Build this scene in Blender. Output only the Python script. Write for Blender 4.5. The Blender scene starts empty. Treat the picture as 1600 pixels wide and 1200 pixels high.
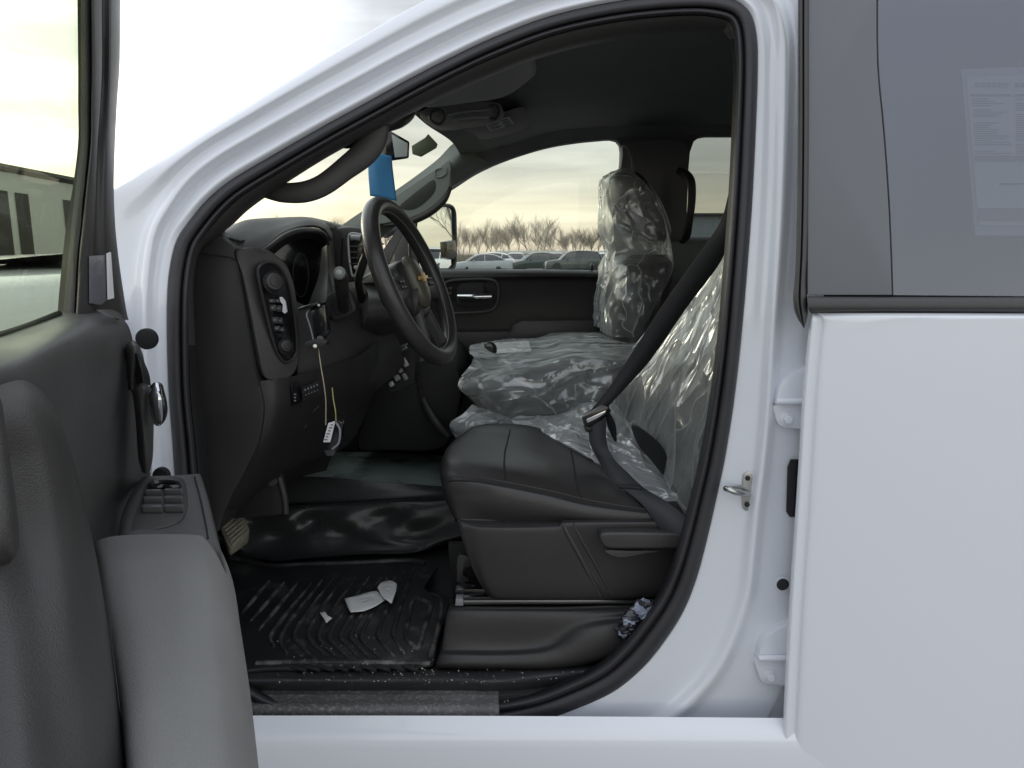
import bpy, bmesh, math, random
import numpy as np
from mathutils import Vector, Matrix, noise
R = math.radians
sc = bpy.context.scene
# ---------------------------------------------------------------- camera
FP = 1150.0; PITCH = R(10.1); CAMZ = 1.55
cd = bpy.data.cameras.new("camera"); cam = bpy.data.objects.new("camera", cd)
sc.collection.objects.link(cam); sc.camera = cam
cam.location = (0, 0, CAMZ); cam.rotation_euler = (math.pi/2 - PITCH, 0, 0)
cd.sensor_width = 36; cd.lens = 36*FP/1600; cd.clip_start = 0.02; cd.clip_end = 2000
# ---------------------------------------------------------------- sky and sun
SUN_EL = R(14); SUN_AZ = R(-52)       # azimuth from +Y towards +X
sd = Vector((math.sin(SUN_AZ)*math.cos(SUN_EL), math.cos(SUN_AZ)*math.cos(SUN_EL), math.sin(SUN_EL)))
w = bpy.data.worlds.new("World"); sc.world = w; w.use_nodes = True
nt = w.node_tree; N = nt.nodes; L = nt.links; N.clear()
wo = N.new('ShaderNodeOutputWorld')
sky = N.new('ShaderNodeTexSky'); sky.sky_type = 'NISHITA'; sky.sun_disc = False
sky.sun_elevation = SUN_EL; sky.sun_rotation = SUN_AZ; sky.dust_density = 2
b1 = N.new('ShaderNodeBackground'); b1.inputs[1].default_value = 0.06; L.new(sky.outputs[0], b1.inputs[0])
tc = N.new('ShaderNodeTexCoord'); sp = N.new('ShaderNodeSeparateXYZ'); L.new(tc.outputs['Generated'], sp.inputs[0])
ramp = N.new('ShaderNodeValToRGB'); cr = ramp.color_ramp
stops = [(0.0, (.30,.30,.30)), (.495, (.45,.44,.42)), (.502, (.98,.85,.68)), (.53, (1.0,.93,.75)), (.555, (.87,.86,.79)),
         (.60, (.66,.69,.70)), (.72, (.64,.68,.74)), (1.0, (.72,.76,.84))]
while len(cr.elements) < len(stops): cr.elements.new(.5)
for e, (p, c) in zip(cr.elements, stops): e.position = p; e.color = (*c, 1)
mr = N.new('ShaderNodeMapRange'); mr.inputs[1].default_value = -1; mr.inputs[2].default_value = 1
L.new(sp.outputs[2], mr.inputs[0]); L.new(mr.outputs[0], ramp.inputs[0])
mp = N.new('ShaderNodeMapping'); mp.inputs['Scale'].default_value = (1.6, 1.6, 14); L.new(tc.outputs['Generated'], mp.inputs[0])
nz = N.new('ShaderNodeTexNoise'); nz.inputs['Scale'].default_value = 2.2; nz.inputs['Detail'].default_value = 6
nz.inputs['Distortion'].default_value = .4; L.new(mp.outputs[0], nz.inputs[0])
cm = N.new('ShaderNodeMapRange'); cm.inputs[1].default_value = .35; cm.inputs[2].default_value = .68
cm.inputs[3].default_value = .80; cm.inputs[4].default_value = 1.16; L.new(nz.outputs[0], cm.inputs[0])
dt = N.new('ShaderNodeVectorMath'); dt.operation = 'DOT_PRODUCT'; L.new(tc.outputs['Generated'], dt.inputs[0]); dt.inputs[1].default_value = sd
gl = N.new('ShaderNodeMapRange'); gl.inputs[1].default_value = .76; gl.inputs[2].default_value = 1; gl.inputs[3].default_value = 0; gl.inputs[4].default_value = 2.1
bg_ = N.new('ShaderNodeMapRange'); bg_.inputs[1].default_value = -.3; bg_.inputs[2].default_value = .7; bg_.inputs[3].default_value = 1.12; bg_.inputs[4].default_value = .70; L.new(sp.outputs[1], bg_.inputs[0])
ga = N.new('ShaderNodeMath'); ga.operation = 'ADD'
L.new(dt.outputs['Value'], gl.inputs[0])
m1 = N.new('ShaderNodeMath'); m1.operation = 'MULTIPLY'; L.new(gl.outputs[0], ga.inputs[0]); L.new(bg_.outputs[0], ga.inputs[1]); L.new(cm.outputs[0], m1.inputs[0]); L.new(ga.outputs[0], m1.inputs[1])
b2 = N.new('ShaderNodeBackground'); L.new(ramp.outputs[0], b2.inputs[0]); L.new(m1.outputs[0], b2.inputs[1])
mx = N.new('ShaderNodeMixShader'); mx.inputs[0].default_value = .85; L.new(b1.outputs[0], mx.inputs[1]); L.new(b2.outputs[0], mx.inputs[2])
L.new(mx.outputs[0], wo.inputs[0])
sl = bpy.data.lights.new("sun", 'SUN'); sl.energy = 0.5; sl.angle = R(14); sl.color = (1, .92, .78)
so = bpy.data.objects.new("sun", sl); sc.collection.objects.link(so); so.rotation_euler = sd.to_track_quat('Z', 'Y').to_euler()
so.location = (0, 0, 30)
sc.view_settings.view_transform = 'Standard'; sc.view_settings.look = 'None'; sc.view_settings.gamma = 1; sc.view_settings.use_curve_mapping = False
sc.view_settings.exposure = 0.78
sc.cycles.max_bounces = 10; sc.cycles.transparent_max_bounces = 24; sc.cycles.caustics_reflective = False; sc.cycles.caustics_refractive = False

# ---------------------------------------------------------------- pixel + depth -> world
CF = np.array([0, math.cos(PITCH), -math.sin(PITCH)]); CU = np.array([0, math.sin(PITCH), math.cos(PITCH)]); CR = np.array([1., 0, 0]); CC = np.array([0, 0, CAMZ])
def ray(x, y): return CF + (x-800)/FP*CR + (600-y)/FP*CU
def P(x, y, Y): d = ray(x, y); return CC + d*(Y/d[1])
def PZ(x, y, z): d = ray(x, y); return CC + d*((z-CAMZ)/d[2])
HG = np.array([-.69, 1.32, 0]); AL = R(70)
DT = np.array([math.cos(AL), -math.sin(AL), 0]); DN = np.array([math.sin(AL), math.cos(AL), 0])
def PD(x, y, n): d = ray(x, y); return CC + d*(((HG + DN*n - CC) @ DN)/(d @ DN))
def DW(t, n, z): q = HG + DT*t + DN*n; return np.array([q[0], q[1], z])
A3 = lambda l: [P(*q) for q in l]
AD = lambda l: [PD(*q) for q in l]
AZ = lambda l: [PZ(*q) for q in l]

# ---------------------------------------------------------------- materials
def newmat(name):
    m = bpy.data.materials.new(name); m.use_nodes = True; return m, m.node_tree.nodes, m.node_tree.links
def mat(name, col, rough=.5, metal=0, bump=0, bscale=400, coat=0, var=0, vscale=6, spec=.5, dirt=None, dscale=8, dthr=.55, bdist=.001, emit=None):
    m, n, l = newmat(name); b = n['Principled BSDF']
    b.inputs['Base Color'].default_value = (*col, 1); b.inputs['Roughness'].default_value = rough; b.inputs['Metallic'].default_value = metal
    b.inputs['Coat Weight'].default_value = coat; b.inputs['Coat Roughness'].default_value = .06; b.inputs['Specular IOR Level'].default_value = spec
    tc = n.new('ShaderNodeTexCoord')
    last = None
    if var:
        a = n.new('ShaderNodeTexNoise'); a.inputs['Scale'].default_value = vscale; a.inputs['Detail'].default_value = 5; l.new(tc.outputs['Object'], a.inputs[0])
        r = n.new('ShaderNodeMapRange'); r.inputs[1].default_value = .3; r.inputs[2].default_value = .7; r.inputs[3].default_value = 1-var; r.inputs[4].default_value = 1+var; l.new(a.outputs[0], r.inputs[0])
        v = n.new('ShaderNodeVectorMath'); v.operation = 'SCALE'; v.inputs[0].default_value = col; l.new(r.outputs[0], v.inputs['Scale']); last = v.outputs[0]
        rr = n.new('ShaderNodeMapRange'); rr.inputs[1].default_value = .3; rr.inputs[2].default_value = .7; rr.inputs[3].default_value = max(.02, rough-.1); rr.inputs[4].default_value = min(1, rough+.1)
        l.new(a.outputs[0], rr.inputs[0]); l.new(rr.outputs[0], b.inputs['Roughness'])
    if dirt:
        a = n.new('ShaderNodeTexNoise'); a.inputs['Scale'].default_value = dscale; a.inputs['Detail'].default_value = 9; a.inputs['Roughness'].default_value = .7; l.new(tc.outputs['Object'], a.inputs[0])
        r = n.new('ShaderNodeMapRange'); r.inputs[1].default_value = dthr; r.inputs[2].default_value = dthr+.18; r.inputs[4].default_value = .8; l.new(a.outputs[0], r.inputs[0])
        mxn = n.new('ShaderNodeMix'); mxn.data_type = 'RGBA'; l.new(r.outputs[0], mxn.inputs[0])
        mxn.inputs[6].default_value = (*col, 1); mxn.inputs[7].default_value = (*dirt, 1)
        if last: l.new(last, mxn.inputs[6])
        last = mxn.outputs[2]
    if last: l.new(last, b.inputs['Base Color'])
    if bump:
        a = n.new('ShaderNodeTexNoise'); a.inputs['Scale'].default_value = bscale; a.inputs['Detail'].default_value = 3; l.new(tc.outputs['Object'], a.inputs[0])
        bp = n.new('ShaderNodeBump'); bp.inputs['Strength'].default_value = bump; bp.inputs['Distance'].default_value = bdist; l.new(a.outputs[0], bp.inputs['Height']); l.new(bp.outputs[0], b.inputs['Normal'])
    if emit: b.inputs['Emission Color'].default_value = (*emit, 1); b.inputs['Emission Strength'].default_value = 1
    return m
M = {}
M['white'] = mat('white_paint', (.775,.80,.85), .30, coat=.9)
M['seal'] = mat('door_seal_rubber', (.035,.034,.038), .55, bump=.3, bscale=300, var=.15)
M['plastic'] = mat('black_grained_plastic', (.030,.0285,.0285), .40, bump=.5, bscale=700, var=.08)
M['plastic2'] = mat('charcoal_grained_plastic', (.050,.048,.048), .40, bump=.5, bscale=700, var=.08)
M['doorp'] = mat('door_trim_plastic', (.085,.083,.082), .42, bump=.7, bdist=.001, bscale=800, var=.06)
M['doorg'] = mat('door_grip_plastic', (.048,.046,.045), .45, bump=.7, bdist=.001, bscale=800, var=.06)
M['doorpad'] = mat('door_armrest_vinyl', (.20,.196,.192), .5, bump=.7, bdist=.001, bscale=800, var=.06)
M['dark'] = mat('flat_black_trim', (.012,.012,.013), .6, bump=.3, bscale=500)
M['gloss'] = mat('gloss_black', (.01,.01,.012), .15, coat=.3)
M['trimg'] = mat('pillar_trim_grey', (.058,.054,.053), .5, bump=.5, bscale=500, var=.05)
M['farg'] = mat('lit_pale_trim', (.20,.22,.21), .6, bump=.5, bscale=500, var=.05)  # lit grey-green of the far pillar put into the colour; also pale parts
M['liner'] = mat('headliner_cloth', (.20,.20,.20), .9, bump=.8, bscale=900, var=.1)
M['vinyl'] = mat('seat_vinyl', (.038,.0355,.035), .36, bump=.45, bscale=260, var=.08, vscale=3)
M['stitch'] = mat('seam_thread', (.012,.012,.012), .8)
M['floorv'] = mat('floor_vinyl', (.045,.046,.047), .32, bump=.4, bscale=160, var=.06, vscale=3, bdist=.001)
M['matrub'] = mat('floor_mat_rubber', (.024,.0245,.026), .42, bump=.5, bscale=250, var=.2, dirt=(.15,.145,.135), dscale=9, dthr=.54)
M['matdust'] = mat('dusty_mat_rubber', (.03,.03,.031), .45, bump=.5, bscale=250, var=.2, dirt=(.24,.23,.215), dscale=16, dthr=.47)
M['sillp'] = mat('sill_plate', (.035,.035,.037), .5, bump=.4, bscale=400, dirt=(.26,.25,.24), dscale=70, dthr=.60, var=.2)
M['scuff'] = mat('dusty_scuff_plate', (.11,.11,.108), .6, bump=.4, bscale=400, dirt=(.36,.35,.33), dscale=120, dthr=.50, var=.35, vscale=7)
M['over'] = mat('overhead_trim', (.24,.235,.23), .6, bump=.4, bscale=500)
M['chrome'] = mat('chrome', (.75,.76,.78), .12, 1)
M['steel'] = mat('zinc_steel', (.55,.55,.53), .3, 1, bump=.2, bscale=200)
M['belt'] = mat('belt_webbing', (.018,.018,.02), .65, bump=.9, bscale=500)
M['beltg'] = mat('belt_webbing_grey', (.05,.05,.055), .7, bump=.9, bscale=500)
M['paper'] = mat('paper_scrap', (.86,.86,.84), .8, bump=.3, bscale=40, var=.05, bdist=.003)
M['label'] = mat('white_label', (.74,.74,.74), .6, var=.04)
M['ink'] = mat('label_ink', (.10,.10,.11), .7)
M['inkred'] = mat('label_ink_red', (.45,.16,.15), .7)
M['blue'] = mat('blue_hang_tag', (.03,.20,.42), .5, var=.1, vscale=20)
M['amber'] = mat('emblem_gold', (.55,.36,.10), .35, .6)
M['beige'] = mat('airbag_cover_lit', (.085,.078,.058), .35, bump=.3, bscale=500)  # lit look of the pad put into a beige base colour
M['grey'] = mat('grey_satin', (.25,.26,.27), .35)
M['silver'] = mat('silver_button', (.38,.40,.41), .3, .3)
M['tan'] = mat('dusty_pedal_rubber', (.26,.24,.19), .8, bump=.6, bscale=150, var=.25, vscale=30)
M['wire1'] = mat('tan_wire', (.42,.35,.24), .5)
M['wire2'] = mat('yellow_wire', (.40,.36,.13), .5)
M['leaf'] = mat('dry_leaf', (.42,.22,.06), .7, var=.35, vscale=60)
M['tglass'] = mat('privacy_glass', (.012,.013,.016), .04, spec=1.0)
M['asphalt'] = mat('lot_asphalt', (.19,.187,.18), .85, bump=.5, bscale=30, var=.2, vscale=.3, bdist=.01)
M['tyre'] = mat('tyre_rubber', (.02,.02,.02), .8)
M['bark'] = mat('bark', (.175,.155,.13), .9, var=.2, vscale=1)
M['thick'] = mat('hazed_thicket_twigs', (.26,.235,.195), .95, var=.3, vscale=.4)  # distant haze put into the paler twig colour
M['metalroof'] = mat('metal_siding', (.33,.37,.38), .5, var=.06, vscale=.2)
M['wallpan'] = mat('painted_wall', (.62,.63,.62), .7, var=.05, vscale=.3)
M['lampr'] = mat('tail_lamp_red', (.45,.02,.02), .2)
M['lampw'] = mat('head_lamp', (.8,.8,.8), .15, .4)

def glassmat(name, tint, ior=1.45, extra=0.0, rough=.02, gc=(1,1,1)):
    m, n, l = newmat(name); n.remove(n['Principled BSDF'])
    tr = n.new('ShaderNodeBsdfTransparent'); tr.inputs[0].default_value = (*tint, 1)
    g = n.new('ShaderNodeBsdfGlossy'); g.inputs['Roughness'].default_value = rough; g.inputs[0].default_value = (*gc, 1)
    lw = n.new('ShaderNodeLayerWeight'); lw.inputs[0].default_value = .5
    fr = n.new('ShaderNodeMath'); fr.operation = 'POWER'; l.new(lw.outputs['Facing'], fr.inputs[0]); fr.inputs[1].default_value = ior
    a = n.new('ShaderNodeMath'); a.operation = 'ADD'; a.use_clamp = True; a.inputs[1].default_value = extra; l.new(fr.outputs[0], a.inputs[0])
    mx = n.new('ShaderNodeMixShader'); l.new(a.outputs[0], mx.inputs[0]); l.new(tr.outputs[0], mx.inputs[1]); l.new(g.outputs[0], mx.inputs[2])
    l.new(mx.outputs[0], n['Material Output'].inputs[0]); return m
M['glass'] = glassmat('clear_tinted_glass', (.92,.94,.91), 5, .02)
M['wglass'] = glassmat('windshield_glass', (.93,.94,.86), 9, .0)
M['rglass'] = glassmat('dark_tinted_glass', (.60,.62,.60), 6, .02)
M['dglass'] = glassmat('door_glass', (.76,.79,.68), 9, .05)
M['pglass'] = glassmat('privacy_tint_glass', (.62,.64,.67), 5, .12, .22, (.90,.92,1.0))
M['mirror'] = mat('mirror_silver', (.82,.86,.84), .015, 1)

def filmmat(name, lo=.16, hi=.80, tint=(.80,.86,.84), s=1.0, thr=.50, gm=.34):
    m, n, l = newmat(name); n.remove(n['Principled BSDF'])
    tc = n.new('ShaderNodeTexCoord')
    no = n.new('ShaderNodeTexNoise'); no.inputs['Scale'].default_value = 5*s; no.inputs['Detail'].default_value = 2; l.new(tc.outputs['Object'], no.inputs[0])
    sv = n.new('ShaderNodeVectorMath'); sv.operation = 'SCALE'; sv.inputs['Scale'].default_value = .16; l.new(no.outputs['Color'], sv.inputs[0])
    av = n.new('ShaderNodeVectorMath'); av.operation = 'ADD'; l.new(tc.outputs['Object'], av.inputs[0]); l.new(sv.outputs[0], av.inputs[1])
    mpp = n.new('ShaderNodeMapping'); mpp.inputs['Rotation'].default_value = (.5,.7,.3); mpp.inputs['Scale'].default_value = (1,2.2,.8); l.new(av.outputs[0], mpp.inputs[0])
    def ridge(scale, w_):
        q = n.new('ShaderNodeTexVoronoi'); q.feature = 'DISTANCE_TO_EDGE'; q.inputs['Scale'].default_value = scale; l.new(mpp.outputs[0], q.inputs['Vector'])
        c = n.new('ShaderNodeMapRange'); c.inputs[1].default_value = 0; c.inputs[2].default_value = w_; c.inputs[3].default_value = 1; c.inputs[4].default_value = 0; l.new(q.outputs['Distance'], c.inputs[0])
        g_ = n.new('ShaderNodeMath'); g_.operation = 'MULTIPLY'; l.new(q.outputs['Distance'], g_.inputs[0]); g_.inputs[1].default_value = -2.2; return c, g_
    (c1, g1), (c2, g2) = ridge(3.6*s, .022), ridge(8*s, .03)
    q3 = n.new('ShaderNodeTexNoise'); q3.inputs['Scale'].default_value = 9*s; q3.inputs['Detail'].default_value = 2; l.new(mpp.outputs[0], q3.inputs[0])
    h0 = n.new('ShaderNodeMath'); h0.operation = 'MULTIPLY_ADD'; l.new(q3.outputs[0], h0.inputs[0]); h0.inputs[1].default_value = .8; l.new(g1.outputs[0], h0.inputs[2])
    h = n.new('ShaderNodeMath'); h.operation = 'MULTIPLY_ADD'; l.new(g2.outputs[0], h.inputs[0]); h.inputs[1].default_value = .5; l.new(h0.outputs[0], h.inputs[2])
    bp = n.new('ShaderNodeBump'); bp.inputs['Strength'].default_value = 1; bp.inputs['Distance'].default_value = .014; l.new(h.outputs[0], bp.inputs['Height'])
    gl = n.new('ShaderNodeBsdfGlossy'); gl.inputs['Roughness'].default_value = .21; gl.inputs[0].default_value = (.95,.97,.97,1); l.new(bp.outputs[0], gl.inputs['Normal'])
    df = n.new('ShaderNodeBsdfDiffuse'); df.inputs[0].default_value = (*tint, 1); l.new(bp.outputs[0], df.inputs['Normal'])
    tl = n.new('ShaderNodeBsdfTranslucent'); tl.inputs[0].default_value = (*tint, 1)
    md = n.new('ShaderNodeMixShader'); md.inputs[0].default_value = .4; l.new(df.outputs[0], md.inputs[1]); l.new(tl.outputs[0], md.inputs[2])
    mg = n.new('ShaderNodeMixShader'); mg.inputs[0].default_value = gm; l.new(md.outputs[0], mg.inputs[1]); l.new(gl.outputs[0], mg.inputs[2])
    tr = n.new('ShaderNodeBsdfTransparent'); tr.inputs[0].default_value = (.95,.97,.96,1)
    lw = n.new('ShaderNodeLayerWeight'); lw.inputs[0].default_value = .5
    lp_ = n.new('ShaderNodeMath'); lp_.operation = 'POWER'; l.new(lw.outputs['Facing'], lp_.inputs[0]); lp_.inputs[1].default_value = 2.2
    n2 = n.new('ShaderNodeTexNoise'); n2.inputs['Scale'].default_value = 4*s; n2.inputs['Detail'].default_value = 4; n2.inputs['Distortion'].default_value = 1.0; l.new(mpp.outputs[0], n2.inputs[0])
    r2 = n.new('ShaderNodeMapRange'); r2.inputs[1].default_value = thr; r2.inputs[1].default_value = thr-.12; r2.inputs[2].default_value = thr+.40; r2.inputs[4].default_value = .62; l.new(n2.outputs[0], r2.inputs[0])
    k1 = n.new('ShaderNodeMath'); k1.operation = 'MULTIPLY'; l.new(c1.outputs[0], k1.inputs[0]); k1.inputs[1].default_value = .55
    k2 = n.new('ShaderNodeMath'); k2.operation = 'MULTIPLY'; l.new(c2.outputs[0], k2.inputs[0]); k2.inputs[1].default_value = .12
    a1 = n.new('ShaderNodeMath'); a1.operation = 'MAXIMUM'; l.new(lp_.outputs[0], a1.inputs[0]); l.new(r2.outputs[0], a1.inputs[1])
    a2 = n.new('ShaderNodeMath'); a2.operation = 'MAXIMUM'; l.new(a1.outputs[0], a2.inputs[0]); l.new(k1.outputs[0], a2.inputs[1])
    ad = n.new('ShaderNodeMath'); ad.operation = 'MAXIMUM'; l.new(a2.outputs[0], ad.inputs[0]); l.new(k2.outputs[0], ad.inputs[1])
    r3 = n.new('ShaderNodeMapRange'); r3.inputs[3].default_value = lo; r3.inputs[4].default_value = hi; l.new(ad.outputs[0], r3.inputs[0])
    mx = n.new('ShaderNodeMixShader'); l.new(r3.outputs[0], mx.inputs[0]); l.new(tr.outputs[0], mx.inputs[1]); l.new(mg.outputs[0], mx.inputs[2])
    l.new(mx.outputs[0], n['Material Output'].inputs[0]); return m
M['film'] = filmmat('clear_plastic_film', .13, .95, (.93,.96,.95), 1, .52)
M['filmm'] = filmmat('hazy_plastic_film', .24, .98, (.93,.96,.95), 1, .48)
M['filmw'] = filmmat('milky_plastic_film', .60, 1, (.93,.95,.96), 1.3, .36, .24)

# ---------------------------------------------------------------- mesh helpers
ORG = {}
DEPTH = {}
def finish(o, me, origin, parent):
    while parent and DEPTH[parent.name] >= 2: parent = parent.parent      # never deeper than thing > part > sub-part
    DEPTH[o.name] = DEPTH[parent.name]+1 if parent else 0
    o.location = Vector(origin) - (ORG[parent.name] if parent else Vector((0,0,0)))
    ORG[o.name] = Vector(origin)
    if parent: o.parent = parent
def mk(name, V, F, m, parent=None, smooth=True, bevel=0, solid=0, soff=1, sharp=40, seg=2, weld=False, origin=None):
    V = np.array([tuple(v) for v in V], float)
    bm = bmesh.new(); vs = [bm.verts.new(v) for v in V]
    for f in F:
        try: bm.faces.new([vs[i] for i in f])
        except ValueError: pass
    if weld: bmesh.ops.remove_doubles(bm, verts=bm.verts, dist=1e-5)
    bmesh.ops.recalc_face_normals(bm, faces=bm.faces)
    if bevel:
        bm.normal_update()
        es = [e for e in bm.edges if len(e.link_faces) == 2 and e.calc_face_angle(0) > R(30)]
        if es: bmesh.ops.bevel(bm, geom=es, offset=bevel, segments=seg, profile=.6, affect='EDGES', clamp_overlap=True)
    co = [v.co for v in bm.verts]
    lo = Vector([min(c[i] for c in co) for i in range(3)]); hi = Vector([max(c[i] for c in co) for i in range(3)])
    org = Vector(origin) if origin is not None else Vector(((lo.x+hi.x)/2, (lo.y+hi.y)/2, lo.z))
    for v in bm.verts: v.co -= org
    me = bpy.data.meshes.new(name); bm.to_mesh(me); bm.free()
    if smooth:
        for p in me.polygons: p.use_smooth = True
        me.set_sharp_from_angle(angle=R(sharp))
    me.materials.append(m)
    o = bpy.data.objects.new(name, me); sc.collection.objects.link(o); finish(o, me, org, parent)
    if solid:
        s = o.modifiers.new('solid', 'SOLIDIFY'); s.thickness = solid; s.offset = soff
    return o
def empty(name, loc, parent=None):
    o = bpy.data.objects.new(name, None); sc.collection.objects.link(o); o.empty_display_size = .1; finish(o, None, loc, parent); return o
def tag(o, label, cat=None, group=None, kind=None):
    if label: o['label'] = label
    if cat: o['category'] = cat
    if group: o['group'] = group
    if kind: o['kind'] = kind
    return o
def spl(pts, n, closed=False, lin=False):
    pts = np.array([tuple(p) for p in pts], float)
    if closed: pts = np.vstack([pts, pts[:1]])
    k = len(pts)
    d = np.r_[0, np.cumsum(np.maximum(np.linalg.norm(np.diff(pts, axis=0), axis=1), 1e-9)**.5)]
    t = np.linspace(0, d[-1], n, endpoint=not closed)
    if lin or k < 3: return np.stack([np.interp(t, d, pts[:, i]) for i in range(pts.shape[1])], 1)
    tan = np.zeros_like(pts)
    for i in range(k):
        if closed: a, b = (i-1) % (k-1), (i+1) % (k-1); da = d[-1]-d[-2] if i in (0, k-1) else d[i]-d[i-1]; db = d[1] if i in (0, k-1) else d[i+1]-d[i]
        else: a, b = max(i-1, 0), min(i+1, k-1); da = d[i]-d[a]; db = d[b]-d[i]
        tan[i] = (pts[b]-pts[a])/max(da+db, 1e-9)
    out = []
    for q in t:
        i = min(max(np.searchsorted(d, q, 'right')-1, 0), k-2); h = d[i+1]-d[i]; u = (q-d[i])/h
        out.append((2*u**3-3*u*u+1)*pts[i] + (u**3-2*u*u+u)*h*tan[i] + (3*u*u-2*u**3)*pts[i+1] + (u**3-u*u)*h*tan[i+1])
    return np.array(out)
def grid(rows, cu=False, cv=False):
    nv, nu = len(rows), len(rows[0]); V = [p for r in rows for p in r]; F = []
    for j in range(nv if cv else nv-1):
        for i in range(nu if cu else nu-1):
            a, b = j*nu+i, j*nu+(i+1) % nu; c, d = ((j+1) % nv)*nu+(i+1) % nu, ((j+1) % nv)*nu+i
            F.append((a, b, c, d))
    return V, F
def surf(name, rows, m, parent=None, nu=40, nv=30, cu=False, linv=False, linu=False, disp=None, caps=False, **k):
    rr = [spl(r, nu, cu, linu) for r in rows]
    cols = [spl([r[i] for r in rr], nv, False, linv) for i in range(nu)]
    G = [[cols[i][j] for i in range(nu)] for j in range(nv)]
    if disp: G = [[np.array(disp(p)) for p in r] for r in G]
    V, F = grid(G, cu)
    if caps: F = F + [tuple(range(nu))[::-1], tuple(range((nv-1)*nu, nv*nu))]
    return mk(name, V, F, m, parent, **k)
def strips(name, rows, m, parent=None, n=60, sub=1, **k):      # rows already corresponding, straight across (keeps creases)
    rr = [spl(r, n) for r in rows]; V, F = grid(rr); return mk(name, V, F, m, parent, **k)
def tube_geo(pts, rad, n=40, sides=12, flat=1, fdir=None, caps=True, lin=False, closed=False):
    pts = spl(pts, n, closed, lin)
    rad = np.interp(np.linspace(0, 1, n), np.linspace(0, 1, len(rad)), rad) if hasattr(rad, '__len__') else np.full(n, rad)
    V, F = [], []; up = np.array([.13, .21, .97])
    for i in range(n):
        a, b = (pts[(i+1) % n], pts[i-1]) if closed else (pts[min(i+1, n-1)], pts[max(i-1, 0)])
        t = a-b; t /= max(np.linalg.norm(t), 1e-9)
        if fdir is not None: s = np.array(fdir, float) - t*(np.array(fdir) @ t)
        else: s = up - t*(up @ t)
        s /= max(np.linalg.norm(s), 1e-9); q = np.cross(t, s); up = s if fdir is None else up
        for j in range(sides):
            an = 2*math.pi*j/sides; V.append(pts[i] + rad[i]*(math.cos(an)*s*flat + math.sin(an)*q))
    for i in range(n if closed else n-1):
        for j in range(sides):
            i2 = (i+1) % n; F.append((i*sides+j, i*sides+(j+1) % sides, i2*sides+(j+1) % sides, i2*sides+j))
    if caps and not closed: F += [tuple(range(sides)), tuple(range((n-1)*sides, n*sides))]
    return V, F
def tube(name, pts, rad, m, parent=None, **k):
    g = {q: k.pop(q) for q in ('n', 'sides', 'flat', 'fdir', 'caps', 'lin', 'closed') if q in k}
    V, F = tube_geo(pts, rad, **g); return mk(name, V, F, m, parent, **k)
def joing(parts):
    V, F = [], []
    for v, f in parts:
        o = len(V); V += list(v); F += [tuple(i+o for i in q) for q in f]
    return V, F
def prism_geo(pts, ext):
    pts = [np.array(p, float) for p in pts]; e = np.array(ext, float); n = len(pts)
    return pts + [p+e for p in pts], [tuple(range(n)), tuple(range(2*n-1, n-1, -1))] + [(i, i+n, (i+1) % n+n, (i+1) % n) for i in range(n)]
def prism(name, pts, ext, m, parent=None, bevel=.003, rnd=0, **k):
    if rnd: pts = spl(pts, rnd, True)
    V, F = prism_geo(pts, ext); return mk(name, V, F, m, parent, bevel=bevel, **k)
def pp(name, pxs, Y, depth, m, parent=None, **k): return prism(name, [P(x, y, Y) for x, y in pxs], (0, depth, 0), m, parent, **k)
def box_geo(c, h, rot=None):
    V = [np.array((sx*h[0], sy*h[1], sz*h[2])) for sx in (-1, 1) for sy in (-1, 1) for sz in (-1, 1)]
    if rot is not None: V = [rot @ v for v in V]
    return [v+np.array(c) for v in V], [(0,1,3,2), (4,6,7,5), (0,4,5,1), (2,3,7,6), (0,2,6,4), (1,5,7,3)]
def box(name, c, h, m, parent=None, rot=None, bevel=.002, **k): V, F = box_geo(c, h, rot); return mk(name, V, F, m, parent, bevel=bevel, **k)
def cyl_geo(a, b, r0, r1=None, n=24):
    a, b = np.array(a, float), np.array(b, float); r1 = r0 if r1 is None else r1
    t = (b-a)/np.linalg.norm(b-a); s = np.cross(t, (0.1, .3, 1)); s /= np.linalg.norm(s); q = np.cross(t, s)
    c = [math.cos(2*math.pi*i/n)*s+math.sin(2*math.pi*i/n)*q for i in range(n)]
    V = [a+r0*v for v in c]+[b+r1*v for v in c]
    return V, [tuple(range(n))[::-1], tuple(range(n, 2*n))]+[(i, (i+1) % n, (i+1) % n+n, i+n) for i in range(n)]
def cyl(name, a, b, r0, m, parent=None, r1=None, bevel=.001, n=24, **k): V, F = cyl_geo(a, b, r0, r1, n); return mk(name, V, F, m, parent, bevel=bevel, **k)
def plate(name, outer, holes, thick, m, parent=None, to3=None, n=0):
    """flat sheet with holes; outlines in pixels, to3 maps a pixel to a world point; thickness along +Y"""
    from mathutils.geometry import tessellate_polygon
    loops = [[to3(*q) for q in outer]] + [[to3(*q) for q in h] for h in holes]
    poly = [[Vector((p[0], p[2], 0)) for p in lp] for lp in loops]
    tris = tessellate_polygon(poly); flat = [p for lp in loops for p in lp]; nn = len(flat)
    V = flat + [p+np.array([0, thick, 0]) for p in flat]; F = [tuple(t) for t in tris] + [tuple(i+nn for i in t[::-1]) for t in tris]
    o = 0
    for lp in loops:
        k = len(lp); F += [(o+i, o+(i+1) % k, o+(i+1) % k+nn, o+i+nn) for i in range(k)]; o += k
    return mk(name, V, F, m, parent)
def off2(pts, d):
    """offset a pixel polyline to its left-hand side (outwards for the clockwise loop) by d (list or number)"""
    p = np.array(pts, float); t = np.zeros_like(p); t[1:-1] = p[2:]-p[:-2]; t[0] = p[1]-p[0]; t[-1] = p[-1]-p[-2]
    t /= np.linalg.norm(t, axis=1)[:, None]; nrm = np.stack([t[:, 1], -t[:, 0]], 1); d = np.broadcast_to(np.array(d, float), (len(p),)); return p + nrm*d[:, None]
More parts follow.
